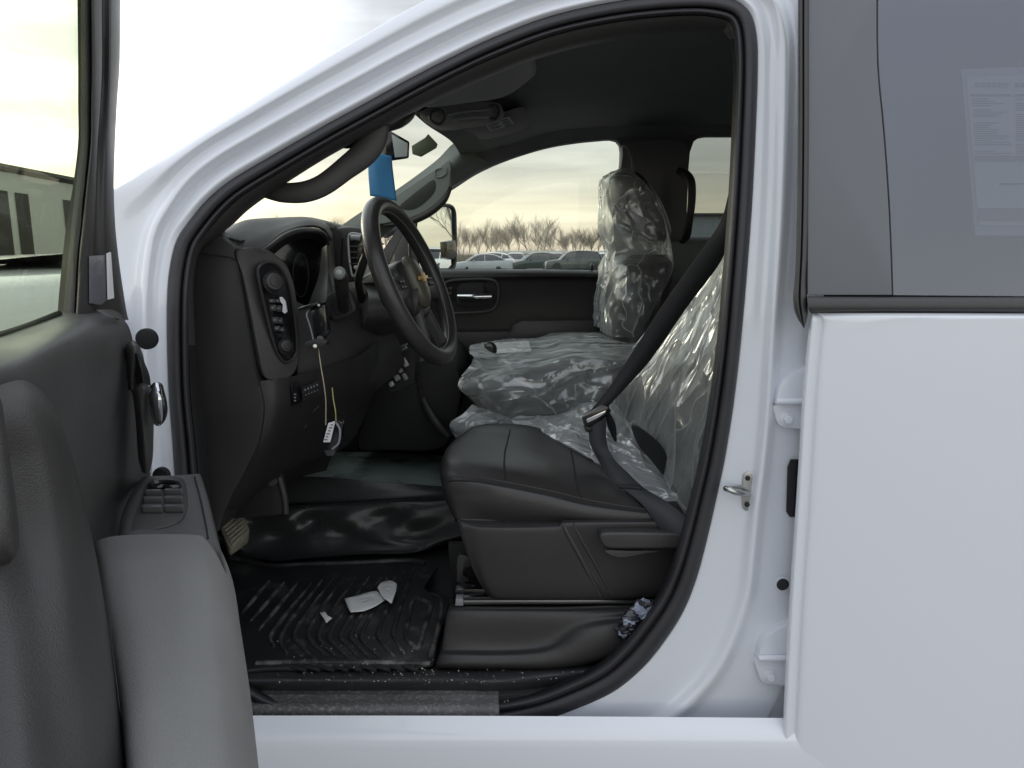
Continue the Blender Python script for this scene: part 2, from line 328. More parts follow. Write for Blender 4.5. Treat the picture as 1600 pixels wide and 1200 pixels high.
def rid(p, s, sd=0): return 1-2*abs(noise.noise(Vector((p[0]*s+sd, p[1]*s, p[2]*s))))
def fold(p, s, sd, u):
    """long narrow folds that run along u, with broad calm film between them"""
    u = np.array(u, float); u /= np.linalg.norm(u); q = p - u*(p @ u)*.72
    q = q + .035*np.array(noise.noise_vector(Vector(p)*5+Vector((sd,0,0))))
    return max(0.0, 1-abs(noise.noise(Vector((q[0]*s+sd, q[1]*s, q[2]*s))))*5.0)**1.5
def crumple(amp, s, direc=(0,-1,0), sd=0, u=(1,0,.4), u2=(.3,0,1)):
    d = np.array(direc, float)
    def f(p):
        sw = noise.noise(Vector(p)*s*.55+Vector((sd,0,0)))
        return p + d*amp*(.9*sw + .75*fold(p, s, sd, u) + .45*fold(p, s*1.3, sd+5, u2) + .22*fold(p, s*3.1, sd+11, u))
    return f

from mathutils.bvhtree import BVHTree
_bv = {}
def on(o, x, y, off=.001):
    """point of an already built part that the pixel ray meets, lifted off it a little towards the viewer"""
    if o.name not in _bv:
        _bv[o.name] = BVHTree.FromPolygons([v.co+ORG[o.name] for v in o.data.vertices], [tuple(p.vertices) for p in o.data.polygons])
    d = Vector(ray(x, y)).normalized(); h = _bv[o.name].ray_cast(Vector(CC), d)
    n = h[1] if h[1].dot(d) < 0 else -h[1]
    return np.array(h[0] + n*off)
# ================================================================ THE TRUCK: body
truck = empty('pickup_truck', (0.2, 2.2, 0.0))
tag(truck, 'white crew cab pickup truck with its driver door wide open, black cabin in full view', 'pickup truck')
def lean(y): return max(0.0, (480-y))/480*.075
def PB(x, y, d=0.0): return P(x, y, 1.385+lean(y)+d)
# door opening: outer edge of the rubber seal, clockwise from lower left
LOOP = [(300,1010,40,0),(283,900,38,0),(276,800,36,0),(270,700,34,0),(264,620,32,0),(261,540,33,0),(261,470,34,0),(265,420,34,0),(276,376,33,.2),(296,346,31,.6),(325,312,30,1),(360,283,28,1),
        (420,247,27,1),(500,201,26,1),(580,157,26,1),(640,124,26,1),(700,93,26,1),(770,60,27,1),(860,26,28,1),(970,2,29,1),(1080,-8,30,1),(1140,-2,31,.9),(1170,18,32,.6),(1182,55,33,.3),
        (1184,110,33,0),(1181,200,33,0),(1175,320,33,0),(1166,440,33,0),(1156,550,33,0),(1145,640,34,0),(1132,720,35,0),(1118,785,36,0),(1103,850,38,0),(1088,905,40,0),(1068,955,43,0),
        (1040,1000,46,0),(1005,1043,46,0),(960,1080,44,0),(905,1106,42,0),(840,1128,40,0),(760,1140,38,0),(640,1144,38,0),(520,1142,38,0),(420,1132,38,0),(350,1092,38,0),(315,1050,40,0)]
def stw(i): return LOOP[i][3]
pxo = [(a[0], a[1]) for a in LOOP]; wid = [a[2] for a in LOOP]
# offsets per zone of the white body side: A/roof rail versus B pillar / lower
key = {0:[12,22,35,50,150], 7:[12,22,35,60,150], 10:[11,28,44,62,100], 16:[10,26,42,60,98], 21:[10,26,42,60,98], 24:[10,22,44,62,112], 28:[12,34,50,64,125], 31:[15,48,66,82,155], 33:[15,62,84,100,175],
       35:[15,68,94,110,200], 37:[15,60,86,110,240], 40:[12,30,48,64,160], 45:[12,30,48,60,160]}
ks = sorted(key); OFF = np.array([[np.interp(i, ks, [key[k][j] for k in ks]) for j in range(5)] for i in range(len(LOOP))])
for i_, v_ in {6:165,7:160,8:142,9:110,10:95,11:88,12:88,13:90,14:93,15:95}.items(): OFF[i_, 4] = v_
rows = []
dyA = [0, -.010, .006, -.018, -.006, -.020, -.004]; dyB = [0, -.001, .0, -.016, .010, .014, .014]
offs = np.hstack([np.zeros((len(LOOP),1)), OFF[:, :1], OFF[:, 1:2], OFF[:, 2:3], OFF[:, 3:4], (OFF[:, 3:4]+OFF[:, 4:5])/2, OFF[:, 4:5]])
for j in range(7):
    q = off2(pxo, offs[:, j]); wa = [stw(i) for i in range(len(LOOP))]
    rows.append([PB(x, y, dyA[j]*a + dyB[j]*(1-a) - .004) for (x, y), a in zip(q, wa)])
last = rows[-1]; rows.append([p+np.array([-.002, .012, .002]) for p in last]); rows.append([p+np.array([-.002, .05, .004]) for p in last]); rows.append([p+np.array([-.002, .12, .008]) for p in last])
# go smooth across (rounded pressings)
surf('cab_side_panel', rows, M['white'], truck, nu=240, nv=70, sharp=60, solid=.004, soff=-1)
# fender and hood ahead of the cowl
fr = [[(-.70,1.33,.6),(-.95,1.33,.6),(-2.0,1.36,.6)], [(-.70,1.33,1.1),(-.95,1.33,1.1),(-2.0,1.35,1.1)], [(-.72,1.335,1.36),(-.98,1.335,1.36),(-2.0,1.36,1.33)], [(-.78,1.36,1.47),(-1.0,1.36,1.46),(-2.0,1.40,1.42)],
      [(-.86,1.45,1.515),(-1.05,1.45,1.505),(-2.0,1.5,1.47)], [(-.98,1.75,1.52),(-1.1,1.75,1.53),(-2.0,1.75,1.50)], [(-1.05,2.2,1.53),(-1.2,2.2,1.55),(-2.0,2.2,1.52)], [(-1.0,2.85,1.51),(-1.1,2.85,1.51),(-2.0,2.85,1.49)], [(-.86,3.1,1.36),(-1.0,3.1,1.36),(-2.0,3.1,1.3)]]
surf('hood', [[np.array(p) for p in r] for r in fr], M['white'], truck, nu=24, nv=50)
# rubber seal in a broad soft bulb with a groove on its inner side
inner = off2(pxo, [-x for x in wid])
def band(name, f0, f1, prof, m, n=260, ex=(0, 0), **k):
    rws = []
    for u, dy in prof:
        q = off2(pxo, [-(wd*(u)) + ex[0] for wd in wid]); rws.append([PB(x, y, dy) for x, y in q])
    return surf(name, rws, m, truck, nu=n, nv=len(prof)*4, sharp=80, **k)
lp = lambda: None
loopx = pxo
band('door_seal', 0, 1, [(-.02,.012),(0,-.004),(.08,-.014),(.28,-.021),(.5,-.018),(.60,-.012),(.66,-.002),(.72,-.012),(.84,-.016),(.97,-.008),(1.02,.006),(1.04,.04)], M['seal'])
# trim that lines the inside of the opening
tw = [20,20,20,20,18,12,8,6,8,16,24,24,20,18,20,22,24,26,28,28,26,24,18,10,6,5,5,5,5,5,5,5,5,6,6,6,7,7,8,8,8,8,8,8,8,8]
rws = []
for u, dy in ((0,.004),(.12,.0),(.45,.012),(.8,.035),(1.0,.07),(1.05,.14)):
    q = off2(pxo, [-(wd*.99) - t*u for wd, t in zip(wid, tw)]); rws.append([PB(x, y, dy+.004) for x, y in q])
surf('opening_trim', [r[5:24] for r in rws], M['trimg'], truck, nu=160, nv=20, sharp=70)
surf('pillar_reveal', [r[23:] for r in rws], M['dark'], truck, nu=120, nv=20, sharp=70)
surf('cowl_reveal', [r[:6] for r in rws], M['dark'], truck, nu=40, nv=20, sharp=70)
# grab handle on the driver side A pillar
gh = A3([(408,296,1.50),(440,301,1.49),(475,300,1.485),(505,289,1.485),(540,263,1.49),(568,240,1.495),(582,216,1.50),(583,185,1.505),(580,150,1.51)])
tube('grab_handle', gh, [.014,.019,.0205,.021,.022,.025,.028,.032,.036], M['trimg'], truck, n=60, sides=20, flat=.55, fdir=(0,1,0))
tube('grab_handle_plug', A3([(525,224,1.525),(545,221,1.52),(566,208,1.52)]), [.008,.014,.012], M['dark'], truck, n=12)
# windshield
ws = [[(-.66,1.47,1.545),(-.92,1.75,1.53),(-1.0,2.2,1.53),(-.92,2.65,1.53),(-.66,2.98,1.545)], [(-.42,1.50,1.70),(-.58,1.8,1.73),(-.63,2.2,1.735),(-.58,2.6,1.73),(-.42,2.94,1.70)], [(-.16,1.53,1.88),(-.26,1.8,1.93),(-.29,2.2,1.945),(-.26,2.6,1.93),(-.16,2.9,1.88)], [(-.02,1.55,1.95),(-.08,1.8,2.0),(-.10,2.2,2.01),(-.08,2.6,2.0),(-.02,2.98,1.96)]]
surf('windshield', [[np.array(p) for p in r] for r in ws], M['wglass'], truck, nu=30, nv=16)
# ---- roof, headliner, back wall, cabin floor
hl = [A3([(560,150,1.545),(606,166,1.75),(638,172,2.05),(668,196,2.35),(706,222,2.72),(722,246,2.95)]),
      [np.array(p) for p in [(-.05,1.56,1.945),(-.13,1.8,1.975),(-.15,2.2,1.99),(-.12,2.6,1.98),(-.05,2.85,1.965),(-.03,3.0,1.955)]],
      [np.array(p) for p in [(.25,1.56,2.01),(.22,1.8,2.04),(.22,2.2,2.05),(.22,2.6,2.04),(.25,2.85,2.03),(.25,3.02,2.02)]],
      [np.array(p) for p in [(1.0,1.56,2.03),(1.0,1.8,2.06),(1.0,2.2,2.07),(1.0,2.6,2.06),(1.0,2.85,2.05),(1.0,3.02,2.03)]],
      [np.array(p) for p in [(2.1,1.56,2.0),(2.1,1.8,2.03),(2.1,2.2,2.04),(2.1,2.6,2.03),(2.1,2.85,2.01),(2.1,3.02,2.0)]]]
surf('headliner', hl, M['liner'], truck, nu=40, nv=50)
surf('roof_panel', [[np.array(p) for p in r] for r in [[(-.06,1.50,1.96),(-.12,1.8,2.01),(-.13,2.2,2.02),(-.12,2.7,2.01),(-.02,3.04,1.99)], [(.3,1.50,2.06),(.3,1.8,2.10),(.3,2.2,2.11),(.3,2.7,2.10),(.3,3.05,2.06)], [(2.2,1.50,2.05),(2.2,1.8,2.09),(2.2,2.2,2.10),(2.2,2.7,2.09),(2.2,3.05,2.05)]]], M['white'], truck, nu=30, nv=30)
box('back_wall', (2.2, 2.22, 1.3), (.02, .82, .75), M['liner'], truck)
box('cabin_floor', (.62, 2.24, .60), (1.62, .83, .035), M['floorv'], truck)
box('firewall', (-1.03, 2.24, 1.02), (.02, .85, .46), M['dark'], truck)
# inner side trims that close the cabin on the near side behind the B pillar and along the footwell
box('near_pillar_trim', (.99, 1.52, 1.32), (.52, .03, .70), M['dark'], truck)
box('footwell_side_trim', (-.92, 1.53, 1.02), (.22, .03, .42), M['dark'], truck)

# ---------------------------------------------------------------- rear door, driver side (closed)
def PR(x, y, d=0.0): return P(x, y, 1.30+lean(y)+d)
ys = [488,492,500,540,620,720,800,900,1000,1100,1180,1260]
edge = [(488,1268),(500,1265),(540,1261),(620,1254),(720,1248),(800,1243),(900,1236),(1000,1230),(1100,1225),(1260,1218)]
ex = lambda y: np.interp(y, [e[0] for e in edge], [e[1] for e in edge])
ys2 = [489,491,496,505,540,620,720,800,900,1000,1100,1180,1260]
def col(dx, d):
    c = []
    for y in ys2:
        r = min(1, (y-489)/10); c.append(PR(ex(y)+dx*(.4+.6*r), y, d + (.012*(1-r)**2)))
    return c
cols = [col(6,.075), col(1,.04), col(-.5,.018), col(1,.006), col(5,.0), col(11,.001), col(17,.0045), col(20,.003), col(24,-.002), col(40,-.005), col(150,-.011), col(300,-.014), col(520,-.014), col(900,-.01)]
cols = [cols[0]] + [[cc[0]+np.array([0,.05,0])]+cc for cc in cols][0:0] + cols[1:]
rear = surf('rear_door', cols, M['white'], truck, nu=90, nv=110, sharp=70)
tag(rear, 'closed rear door with dark privacy glass')
# dark pillar cover, glass, belt moulding, front seal
def RX(pts, d): return [PR(x, y, d) for x, y in pts]
pil = spl([(1370,-30),(1371,100),(1380,200),(1388,310),(1392,400),(1394,461)], 14)
prism('pillar_cover', RX([(1264,-30)]+[tuple(p) for p in pil]+[(1262,461),(1263,200)], .004), (0,.012,0), mat('pillar_applique', (.15,.155,.17), .5, bump=.12, bscale=500), rear, bevel=.002)
prism('window_glass', RX([(1368,-40)]+[(p[0]-4, p[1]) for p in pil]+[(1980,466),(1980,-40)], .012), (0,.004,0), M['pglass'], rear, bevel=0)
tube('glass_edge', [PR(p[0], p[1], .0095) for p in pil], .0022, M['dark'], rear, n=40, sides=6)
box('inner_door_panel', (1.42, 1.42, 1.15), (.72, .02, .26), M['dark'], rear)
surf('belt_moulding', [RX([(1262,463),(1500,464),(2000,464)], .010), RX([(1262,466),(1500,467),(2000,467)], -.008), RX([(1263,482),(1500,483),(2000,483)], -.010), RX([(1266,488),(1500,488.5),(2000,489)], .004), RX([(1268,489),(1500,489.5),(2000,490)], .02)], M['plastic2'], rear, nu=30, nv=24, sharp=30)
surf('belt_moulding_end', [RX([(1262,463),(1261,470),(1263,482),(1267,489)], .02), RX([(1262,464),(1261.5,470),(1264,482),(1268,488)], -.008)], M['plastic2'], rear, nu=12, nv=4)
sl_ = [(1254,-40),(1254,60),(1254,200),(1253,320),(1251,400),(1249,440),(1248,468),(1251,492),(1256,512)]
wv = [10,10,10,10,10,10,12,10,1]
surf('front_seal', [[PR(x-v*.75, y, .03) for (x, y), v in zip(sl_, wv)], [PR(x-v*.6, y, .002) for (x, y), v in zip(sl_, wv)], [PR(x-v*.1, y, -.004) for (x, y), v in zip(sl_, wv)], [PR(x+v*.1, y, .004) for (x, y), v in zip(sl_, wv)], [PR(x+v*.3, y, -.004) for (x, y), v in zip(sl_, wv)], [PR(x+v*.9, y, .0) for (x, y), v in zip(sl_, wv)], [PR(x+v*1.1, y, .02) for (x, y), v in zip(sl_, wv)]], M['plastic2'], rear, nu=60, nv=40, sharp=60)
# window sticker taped inside the glass: sheet, frame lines, rows of print
st = lambda x, y, d=.020: PR(x, y, d)
sheet = mat('sticker_sheet', (.55,.58,.58), .8); film_t = mat('sticker_film', (.36,.38,.39), .6); prn = mat('sticker_print', (.22,.23,.24), .8)
prism('window_sticker', [st(1502,108,.0235), st(1980,90,.0235), st(1980,370,.0235), st(1524,368,.0235)], (0,.001,0), film_t, rear, bevel=0)
prism('sticker_sheet', [st(1510,120,.0215), st(1980,108,.0215), st(1980,352,.0215), st(1530,352,.0215)], (0,.001,0), sheet, rear, bevel=0)
g = []
def ln(x0, y0, x1, y1, h): g.append(prism_geo([st(x0,y0,.0200), st(x1,y1,.0200), st(x1,y1+h,.0200), st(x0,y0+h,.0200)], (0,.0008,0)))
ln(1516,147,1580,147,3); ln(1585,147,1700,147,3); ln(1524,243,1980,243,9); ln(1530,325,1980,325,20)
random.seed(4)
for k in range(26):
    y = 154+k*3.4; a = 1519+k*.22
    if random.random() < .85: ln(a, y, a+random.uniform(22,58), y, 1.2)
    if random.random() < .85: ln(1588, y, 1588+random.uniform(20,60), y, 1.2)
for x in range(1524, 1700, 9):
    if random.random() < .85: ln(x, 129, x+6.5, 129, 7)
ln(1562,286,1640,286,2.5)
V, F = joing(g); mk('sticker_print', V, F, prn, rear, smooth=False)
# hinges, striker, plug holes on the B pillar
def hinge(y0, x0):
    h = prism('rear_door_hinge', [P(x, y, 1.372) for x, y in spl([(x0+2,y0+8),(x0+6,y0-10),(x0+18,y0-26),(x0+40,y0-38),(x0+70,y0-44),(x0+70,y0+10),(x0+2,y0+14)], 40, True)], (0,.03,0), M['white'], truck, bevel=.003)
    prism('hinge_leaf', [P(x, y, 1.376) for x, y in spl([(x0+1,y0+16),(x0+1,y0+34),(x0+8,y0+48),(x0+24,y0+52),(x0+60,y0+52),(x0+60,y0+16)], 40, True)], (0,.02,0), M['white'], h, bevel=.003)
    a = P(x0+18, y0+37, 1.377); cyl('hinge_washer', a, a+np.array([0,-.004,0]), .0135, M['white'], h)
    cyl('hinge_bolt', a+np.array([0,-.004,0]), a+np.array([0,-.013,0]), .0088, M['white'], h, n=6, bevel=.0015, smooth=False)
    b = [P(x0+1, y0+10, 1.366), P(x0+30, y0+10, 1.366), P(x0+64, y0+9, 1.366)]
    tube('hinge_barrel', b, .0062, M['white'], h, n=6, sides=14)
hinge(617, 1211); hinge(1018, 1184)
sp_ = prism('door_striker', [P(x, y, 1.382) for x, y in spl([(1161,742),(1168,737),(1175,742),(1174,768),(1172,792),(1166,797),(1160,792),(1160,768)], 36, True)], (0,-.004,0), M['steel'], truck, bevel=.001)
tube('striker_loop', A3([(1170,772,1.38),(1160,771,1.345),(1148,769,1.325),(1139,765,1.325),(1134,763,1.335)]), .0055, M['steel'], sp_, n=30)
tube('striker_loop_back', A3([(1170,766,1.38),(1158,761,1.365),(1146,761,1.35),(1136,762,1.34)]), .004, M['steel'], sp_, n=20)
for (x, y) in ((1168,747),(1167,788)):
    a = P(x, y, 1.378); cyl('striker_screw', a, a+np.array([0,-.003,0]), .0055, M['dark'], sp_, n=6)
a = P(1222, 912, 1.392); cyl('plug_hole', a, a+np.array([0,-.003,0]), .0165, M['white'], truck, n=32); cyl('plug', a+np.array([0,-.003,0]), a+np.array([0,-.005,0]), .0125, M['gloss'], truck, n=32)
pp('check_slot', [(1236,718),(1231,730),(1229,800),(1234,808),(1250,808),(1250,718)], 1.388, .004, M['gloss'], truck, bevel=.001)
pp('lower_quarter_panel', [(1150,1030),(1300,1030),(1300,1160),(1060,1160),(1120,1100)], 1.405, .006, M['white'], truck, bevel=.002)
# rocker and step below the opening
surf('rocker_panel', [[np.array(p) for p in r] for r in [[(-1.2,1.33,.64),(0,1.33,.64),(1.4,1.31,.64)], [(-1.2,1.30,.60),(0,1.30,.60),(1.4,1.29,.60)], [(-1.2,1.31,.45),(0,1.31,.45),(1.4,1.30,.45)], [(-1.2,1.42,.38),(0,1.42,.38),(1.4,1.4,.38)]]], M['white'], truck, nu=20, nv=20)
for xx in (-1.35, 2.95):
    for yy in (1.5, 2.95):
        wv_, wf_ = cyl_geo((xx-0, yy-.13, .41), (xx, yy+.13, .41), .40, n=40)
        if xx < 0: wh = mk('wheel', wv_, wf_, M['tyre'], truck, bevel=.04)
# ================================================================ far side of the cabin
def PF(x, y): return P(x, y, 3.02)
hole1 = spl([(600,424),(640,340),(690,305),(712,291),(745,270),(790,250),(850,231),(900,222),(948,217.5),(964,219),(971,230),(970,250),(960,330),(948,424)], 60, True)
hole1 = [(600,424),(640,340),(690,305)] + [tuple(p) for p in spl([(712,291),(745,270),(790,250),(850,231),(900,222),(945,217.5)], 24)] + [(955,217.2),(964,219.5),(969,226),(970.5,236),(970,252),(962,330),(948,424)]
hole2 = [(1072,372),(1073,330),(1076,262),(1078,238),(1084,221),(1094,214),(1106,212),(1400,212),(1400,372)]
far = plate('far_side_panel', [(380,900),(380,426),(560,426),(592,400),(640,330),(690,288),(716,262),(730,205),(1600,198),(1600,900)], [hole1, hole2], .05, M['liner'], truck, to3=PF)
prism('far_window_glass', [P(x, y, 3.05) for x, y in [(590,426),(690,296),(850,222),(985,205),(985,426)]], (0,.003,0), M['glass'], truck, bevel=0)
prism('far_rear_glass', [P(x, y, 3.05) for x, y in [(1060,380),(1060,200),(1420,200),(1420,380)]], (0,.003,0), M['rglass'], truck, bevel=0)
# roof side trim above the far window rolling into the headliner
surf('far_roof_trim', [A3([(716,246,2.95),(760,228,2.95),(850,200,2.96),(960,186,2.96),(1150,182,2.96),(1400,182,2.96)]), A3([(712,262,2.96),(760,245,2.97),(850,214,2.98),(950,202,2.98),(1150,198,2.98),(1400,198,2.98)]),
     A3([(711,289,3.0),(745,268,3.0),(850,229,3.0),(950,216,3.0),(1080,211,3.0),(1400,210,3.0)])], M['liner'], truck, nu=50, nv=14)
# far A pillar: trim and grab handle, their lit tone put into the colour
fa = surf('far_pillar_trim', [A3([(520,362,2.93),(560,334,2.93),(620,296,2.92),(680,252,2.92),(706,226,2.90),(716,222,2.90)]), A3([(545,372,2.93),(590,345,2.92),(640,314,2.91),(690,278,2.90),(716,250,2.90),(735,236,2.92)]),
     A3([(575,392,2.97),(620,352,2.97),(665,322,2.97),(705,292,2.97),(730,278,2.97),(765,255,2.98)])], M['farg'], truck, nu=40, nv=20)
go = spl([(560,344),(600,318),(650,284),(690,258),(701,250),(704,262),(703,280),(700,296),(690,310),(668,328),(642,340),(620,345),(590,350)], 60, True)
ghf = prism('far_grab_handle', [P(x, y, 2.86) for x, y in go], (0,.05,0), M['farg'], truck, bevel=.012, seg=3)
prism('handle_recess', [P(x, y, 2.857) for x, y in spl([(625,322),(640,308),(660,292),(676,281),(680,284),(679,298),(668,312),(652,324),(636,328)], 40, True)], (0,.004,0), mat('recess_dark_grey', (.03,.033,.032), .5), ghf, bevel=.001)
tube('handle_edge', A3([(690,262,2.856),(680,266,2.856),(681,276,2.856),(690,276,2.856),(697,270,2.856),(697,262,2.856)]), .0025, M['farg'], ghf, n=30, sides=8)
tube('handle_lower_rim', A3([(600,352,2.875),(640,346,2.87),(672,331,2.87),(694,312,2.87),(704,292,2.875)]), [.008,.014,.016,.014,.008], M['plastic'], ghf, n=40)
# far door (passenger): armrests, handle bezel, ledge
fd = surf('passenger_door', [A3([(560,421,3.02),(700,421,3.02),(850,421,3.02),(950,423,3.02)]), A3([(560,424,2.96),(700,423,2.96),(850,422,2.96),(952,424,2.96)]), A3([(560,434,2.93),(700,432,2.93),(850,430,2.93),(952,432,2.93)]), A3([(560,448,2.94),(700,444,2.94),(850,440,2.95),(952,440,2.95)]),
      A3([(560,490,2.96),(700,486,2.96),(850,480,2.97),(952,480,2.97)]), A3([(560,560,2.96),(700,560,2.96),(850,560,2.97),(952,560,2.97)]), A3([(560,720,2.95),(700,720,2.95),(850,720,2.96),(952,720,2.96)])], M['plastic'], truck, nu=30, nv=60)
bz = spl([(684,468),(690,450),(700,440),(722,437),(765,436.5),(777,443),(779,460),(775,478),(764,486),(730,489),(690,489),(684,482)], 60, True)
tube('handle_bezel', [P(x, y, 2.925) for x, y in bz], .0055, M['plastic2'], fd, closed=True, n=90, sides=8)
pp('handle_cup', spl([(714,452),(722,443),(750,441),(756,446),(757,458),(770,459),(772,470),(762,478),(716,478),(713,466)], 50, True), 2.933, .01, M['dark'], fd, bevel=.002)
tube('chrome_handle', A3([(715,463,2.915),(740,463.5,2.91),(768,463,2.915)]), [.0105,.012,.012], M['chrome'], fd, n=20)
for x, y in ((698,452),(704,451),(697,459),(703,458)): box('lock_button', P(x, y, 2.93), (.006,.003,.006), M['plastic2'], fd, bevel=.001)
pp('door_armrest', [(800,508),(815,501),(935,500),(935,530),(797,540),(790,526),(798,518)], 2.86, .1, M['plastic2'], fd, bevel=.012)
pp('door_pocket_ledge', [(640,520),(700,519),(800,517),(806,524),(806,560),(640,565)], 2.87, .1, M['plastic'], fd, bevel=.010)
pp('lock_post', [(923,423),(922,415),(924,411),(927,415),(927,423)], 2.985, .006, M['gloss'], fd, bevel=.001)
# far B pillar loop handle, dark seat-belt cover, rear sill
pp('far_pillar_cover', spl([(975,225),(1000,218),(1060,218),(1076,235),(1072,330),(1066,430),(1060,560),(940,560),(950,424),(962,320),(972,245)], 70, True), 2.955, .06, M['liner'], truck, bevel=.01)
tube('belt_guide', A3([(968,226,2.95),(978,228,2.93),(986,240,2.92),(990,258,2.92),(988,272,2.93)]), [.004,.008,.009,.008,.006], M['farg'], truck, n=30, flat=.4, fdir=(0,1,0))
tube('far_pillar_handle', A3([(1060,266,2.92),(1072,272,2.88),(1080,284,2.86),(1081,310,2.86),(1078,340,2.86),(1073,368,2.88),(1066,378,2.93)]), [.014,.016,.0155,.015,.014,.015,.012], M['plastic'], truck, n=50, sides=14, flat=.6, fdir=(0,1,0))
surf('rear_sill_trim', [A3([(1050,371,3.01),(1100,370,3.01),(1400,370,3.01)]), A3([(1050,374,2.95),(1100,373,2.95),(1400,373,2.95)]), A3([(1050,384,2.93),(1100,383,2.93),(1400,383,2.93)]), A3([(1050,440,2.94),(1100,440,2.94),(1400,440,2.94)])], M['farg'], truck, nu=16, nv=20)
# rear bench (mostly hidden)
rb = surf('rear_bench', [[np.array(q) for q in r] for r in [[(1.15,1.56,.70),(1.15,2.2,.70),(1.15,2.9,.70)], [(1.12,1.56,1.05),(1.12,2.2,1.05),(1.12,2.9,1.05)], [(1.25,1.56,1.12),(1.25,2.2,1.12),(1.25,2.9,1.12)], [(1.65,1.56,1.08),(1.65,2.2,1.08),(1.65,2.9,1.08)], [(1.78,1.56,1.3),(1.78,2.2,1.3),(1.78,2.9,1.3)], [(1.9,1.56,1.68),(1.9,2.2,1.68),(1.9,2.9,1.68)], [(2.0,1.56,1.68),(2.0,2.2,1.68),(2.0,2.9,1.68)]]], M['vinyl'], truck, nu=20, nv=50)

# ================================================================ overhead: visors, console, mirror
vz = surf('driver_sun_visor', [A3([(628,136,1.62),(690,112,1.60),(760,88,1.60),(830,84,1.62)]), A3([(650,150,1.70),(700,135,1.70),(770,118,1.72),(838,104,1.75)]), A3([(668,168,1.86),(720,162,1.88),(790,150,1.90),(836,118,1.90)])], M['over'], truck, nu=24, nv=16, solid=.014)
tube('visor_edge_highlight', A3([(720,124,1.60),(742,115,1.595),(765,107,1.59),(785,100,1.59)]), [.003,.005,.005,.002], M['farg'], vz, n=20, sides=8)  # pale tube drawn as the highlight along the visor edge
tube('visor_pivot', A3([(600,196,1.72),(620,188,1.74),(636,178,1.78),(646,164,1.8)]), [.016,.019,.018,.012], M['plastic'], vz, n=20)
oc = prism('overhead_console', [P(x, y, 2.12) for x, y in spl([(656,176),(680,165),(720,160),(776,160),(786,172),(783,186),(768,194),(720,200),(690,204),(666,192)], 50, True)], (0,.22,.035), M['over'], truck, bevel=.012)
for a, b in (((700,179),(762,172)), ((708,188),(764,183))):
    tube('console_slat', A3([(a[0],a[1],2.10),((a[0]+b[0])/2,(a[1]+b[1])/2-1.5,2.095),(b[0],b[1],2.10)]), .0035, M['grey'], oc, n=14, sides=8)
tube('console_ring', A3([(672,186,2.10),(676,174,2.10),(688,172,2.10),(694,184,2.10),(686,194,2.10)]), .004, M['plastic2'], oc, n=40, sides=8, closed=True)
tube('console_loop', A3([(764,166,2.10),(776,166,2.10),(779,178,2.10),(774,186,2.10),(766,186,2.10)]), .0045, M['plastic2'], oc, n=30, sides=8)
pv = prism('passenger_sun_visor', [P(x, y, 2.35) for x, y in spl([(722,196),(740,208),(752,218),(770,216),(800,208),(822,199),(827,190),(822,176),(816,167),(790,174),(750,184)], 60, True)], (0,.25,.04), mat('visor_vinyl', (.34,.34,.33), .7), truck, bevel=.006)
lb = prism('visor_label', [P(*q) for q in ((755,191,2.335),(796,182,2.335),(803,194,2.335),(766,205,2.335))], (0,.002,0), M['label'], pv, bevel=0)
g = []
for k in range(5):
    f = .18+k*.16
    a = P(755+11*f+3, 191+14*f-.4, 2.332); b = P(755+11*f+(22 if k % 2 else 17), 191+14*f-4.6, 2.332); c_ = P(755+11*f+25, 191+14*f-5.4, 2.332); d_ = P(755+11*f+37, 191+14*f-8, 2.332)
    for u, v in ((a, b), (c_, d_)): g.append(prism_geo([u, v, v+np.array([0,0,-.0022]), u+np.array([0,0,-.0022])], (0,.001,0)))
V, F = joing(g); mk('label_print', V, F, M['ink'], lb, smooth=False)
mr_ = prism('rear_view_mirror', [P(x, y, 1.93) for x, y in ((600,200),(611,204),(641,221),(640,248),(612,252),(601,247))], (-.05,.045,.01), M['gloss'], truck, bevel=.005)
prism('mirror_glass', [P(*q) for q in ((612,210,1.926),(637,224,1.926),(636,244,1.926),(617,246,1.926))], (0,.002,0), mat('mirror_pane', (.50,.55,.55), .25, .3), mr_, bevel=0)
tube('mirror_mount', A3([(606,215,1.95),(600,195,1.97),(606,178,1.97)]), [.012,.011,.016], M['dark'], mr_, n=12)
bt = prism('windshield_sensor', [P(x, y, 2.2) for x, y in ((643,228),(664,215),(669,209),(683,224),(681,230),(657,244),(644,240))], (0,.02,0), mat('sensor_olive', (.10,.12,.07), .5), truck, bevel=.002)
tg = surf('hang_tag', [A3([(576,240,1.915),(586,238,1.91),(612,244,1.91)]), A3([(575,262,1.915),(588,262,1.905),(614,266,1.915)]), A3([(578,306,1.905),(596,309,1.90),(620,314,1.90)])], M['blue'], None, nu=14, nv=20, solid=.001)
tag(tg, 'bright blue paper tag hanging from the rear view mirror', 'hang tag')

